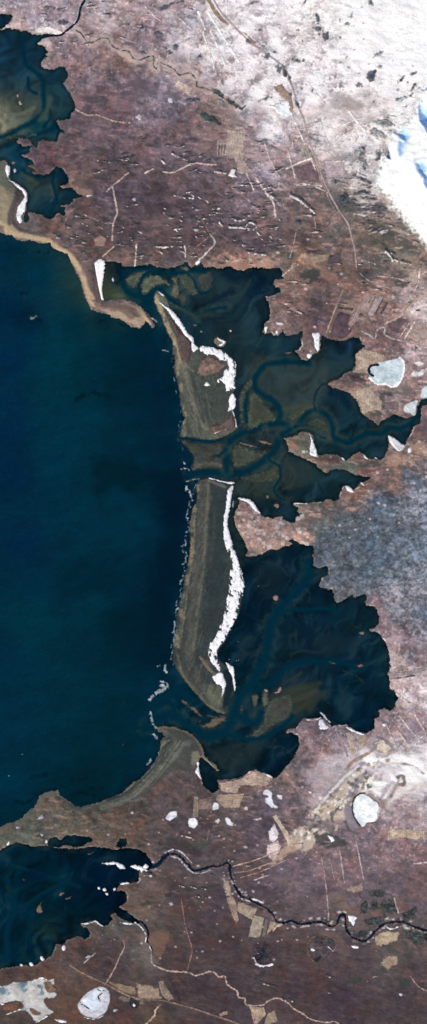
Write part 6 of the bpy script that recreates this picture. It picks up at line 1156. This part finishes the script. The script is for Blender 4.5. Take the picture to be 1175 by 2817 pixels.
# traced bright ridge feet
for q_, wd, t in [("474,424 490,432 506,438 515,442", 6, 'longest white snow line in the heath left of the striped field'), ("592,472 608,476 622,478", 6, 'white snow line joining the white patch by the tan wedge field'), ("478,538 500,544 530,546", 6, 'level snow line west of the centre of the northern heath'), ("516,26 530,30", 4, 'tiny white line between the tracks at the top'),
                  ("632,626 660,627 690,629", 7, 'long white snow line ending in a ring in the heath'), ("676,624 686,614 700,616 706,626 692,633 680,632", 6, 'white snow ring in the heath above the lagoon'), ("640,604 655,608 674,604 680,594", 6, 'white snow arc above the ring'), ("672,596 700,592", 6, 'white snow bar right of the arc'), ("586,576 604,574", 5, 'upper of two short white bars in the heath'), ("592,586 612,588", 5, 'lower of two short white bars in the heath'),
                  ("604,612 610,622 614,624", 7, 'white blob left of the long snow line'), ("740,538 752,546 762,552", 8, 'bright snow streak beside the slanting track'), ("800,540 830,556 858,580 864,586", 9, 'bright snow chain running to the eastern tan strip'), ("672,694 700,698 730,702", 6, 'pale snow line above the northern shore'), ("430,680 460,680 482,678", 6, 'pale snow line near the upright snow streak'), ("446,444 452,450", 7, 'white fleck left of the branching track'),
                  ("1062,694 1072,704 1080,718", 9, 'bright snow knot under the dark slope'), ("995,716 1010,720 1030,726", 6, 'white flecked line right of the road end'), ("1084,716 1105,722 1130,728", 6, 'white flecked line under the bright snow knot')]:
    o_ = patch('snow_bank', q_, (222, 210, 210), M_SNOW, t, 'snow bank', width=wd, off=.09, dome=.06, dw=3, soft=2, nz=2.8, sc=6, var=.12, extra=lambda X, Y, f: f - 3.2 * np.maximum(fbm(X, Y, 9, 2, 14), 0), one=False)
    patch('shaded_crest', [(x, y - wd * .8) for x, y in P(q_)], (62, 72, 76), M_ROCK, parent=o_, width=wd * .8, off=.08, dome=.1, dw=3, soft=2, nz=2.6, sc=6, var=.2, one=False)  # dark ribbon: ridge crest with its northern shade put into the colour
snow('snow_bank', "730,282 745,290 765,285 790,276 800,300 806,315 790,322 770,316 750,300", 'bright white hollow south of the road rocks', nz=3, z=.6, col=(252, 248, 250))
snow('snow_bank', "372,320 384,312 392,322 388,332 378,330", 'white blotch in the dark heath left of the middle stream', nz=2, z=.4, col=(206, 192, 196))
snow('snow_bank', "462,268 474,270 476,282 464,284", 'pale blotch in the dark heath below the small tan field', nz=2, z=.4, col=(206, 196, 206))
snow('snow_bank', "362,546 374,544 374,554 364,554", 'pale blotch in the dark heath right of the straight track', nz=2, z=.3, col=(176, 166, 176))
snow('snow_bank', "236,538 248,534 254,538 240,544", 'white snow patch at the end of the small western lagoon', nz=1.2, z=.2, col=(220, 210, 206))
snow('snow_bank', "900,2296 916,2302 922,2314 912,2316 904,2306", 'bright white spot on the dark patch below the speckled slope', nz=1.2, z=.5)
snow('snow_bank', "846,2176 858,2174 864,2182 852,2184", 'white spot on the dusky ground left of the ash flats', nz=1.2, z=.5, col=(228, 214, 214))
snow('snow_bank', "1048,1992 1060,1988 1064,1996 1054,2000", 'white spot near the fenced plum fields', nz=1.2, z=.4)
snow('snow_bank', "148,2802 166,2804 186,2808 184,2813 160,2812", 'white snow streak below the ragged frozen lake', nz=1.6, z=.4)
snow('snow_bank', "232,2634 244,2626 252,2630 240,2636", 'pale snow fleck on the plum moor above the farm track', nz=1, z=.3, col=(206, 200, 204))
snow('snow_bank', "463,2482 474,2480 478,2488 468,2492", 'pale snow fleck in the southern moor north of the red path', nz=1, z=.3, col=(176, 166, 176))
snow('snow_bank', "1096,2733 1106,2730 1108,2738 1098,2740", 'white snow fleck near the bottom right corner', nz=1, z=.5, col=(220, 208, 212))

# ------------------------------------------------------------------ the small red boat out at sea
import bmesh
def boat_part(fn, mat, name, parent=None, **k):
    bm = bmesh.new(); fn(bm); me = bpy.data.meshes.new(name); bm.to_mesh(me); bm.free(); me.materials.append(mat)
    return link(name, me, parent, **k)
def hull(bm):
    prof = [(-.20, .05), (-.12, .075), (0, .085), (.1, .07), (.17, .035), (.22, .004)]
    rows = []
    for px, hw in prof:
        rows.append([bm.verts.new((px, -hw, .07)), bm.verts.new((px, -hw * .6, -.02)), bm.verts.new((px, hw * .6, -.02)), bm.verts.new((px, hw, .07))])
    for r0, r1 in zip(rows, rows[1:]):
        for k in range(3): bm.faces.new((r0[k], r1[k], r1[k + 1], r0[k + 1]))
        bm.faces.new((r0[3], r1[3], r1[0], r0[0]))
    bm.faces.new(rows[0][::-1]); bm.faces.new(rows[-1])
    bmesh.ops.recalc_face_normals(bm, faces=bm.faces)
def box(x0, x1, hw, z0, z1):
    def fn(bm):
        v = [bm.verts.new((x, y, z)) for z, s in ((z0, 1), (z1, .82)) for x, y in ((x0, -hw * s), (x1, -hw * s), (x1, hw * s), (x0, hw * s))]
        for f in ((3, 2, 1, 0), (4, 5, 6, 7), (0, 1, 5, 4), (1, 2, 6, 5), (2, 3, 7, 6), (3, 0, 4, 7)): bm.faces.new([v[i] for i in f])
    return fn
bo = boat_part(hull, plain_mat('red_paint', (.42, .03, .04)), 'boat', label='tiny red boat alone on the open sea', cat='boat')
bo.location = (WX(338), WY(2049), .03); bo.rotation_euler.z = .9
boat_part(box(-.13, -.03, .045, .072, .14), plain_mat('red_cabin', (.5, .10, .08)), 'cabin', bo)
boat_part(box(-.10, -.085, .008, .14, .24), plain_mat('mast_grey', (.3, .3, .3)), 'mast', bo)

# ------------------------------------------------------------------ camera and light (looking straight down from high above)
ALT = 1500.0
cam = bpy.data.cameras.new('Camera'); co = bpy.data.objects.new('Camera', cam); COL.objects.link(co)
co.location = (0, 0, ALT); cam.sensor_fit = 'VERTICAL'; cam.sensor_height = 24.0
cam.lens = 24.0 * ALT / 281.7; cam.clip_start = 10; cam.clip_end = 60000
SC.camera = co
w = bpy.data.worlds.new("World"); SC.world = w; w.use_nodes = True
SUN_EL, SUN_AZ = math.radians(33), math.radians(212)   # azimuth clockwise from north: a low winter sun in the south-south-west
nt = w.node_tree; bg = nt.nodes['Background']; sky = nt.nodes.new('ShaderNodeTexSky'); sky.sky_type = 'NISHITA'; sky.sun_disc = False
sky.sun_elevation = SUN_EL; sky.sun_rotation = SUN_AZ
nt.links.new(sky.outputs[0], bg.inputs[0]); bg.inputs[1].default_value = 0.15
sl = bpy.data.lights.new('sun', 'SUN'); sl.energy = 4.7; sl.angle = math.radians(0.5); sl.color = (1.0, 0.95, 0.88)
so = bpy.data.objects.new('sun', sl); COL.objects.link(so)
from mathutils import Vector
d = Vector((math.sin(SUN_AZ) * math.cos(SUN_EL), math.cos(SUN_AZ) * math.cos(SUN_EL), math.sin(SUN_EL)))
so.rotation_euler = d.to_track_quat('Z', 'Y').to_euler()
SC.view_settings.view_transform = 'Standard'; SC.view_settings.look = 'None'; SC.view_settings.exposure = 0
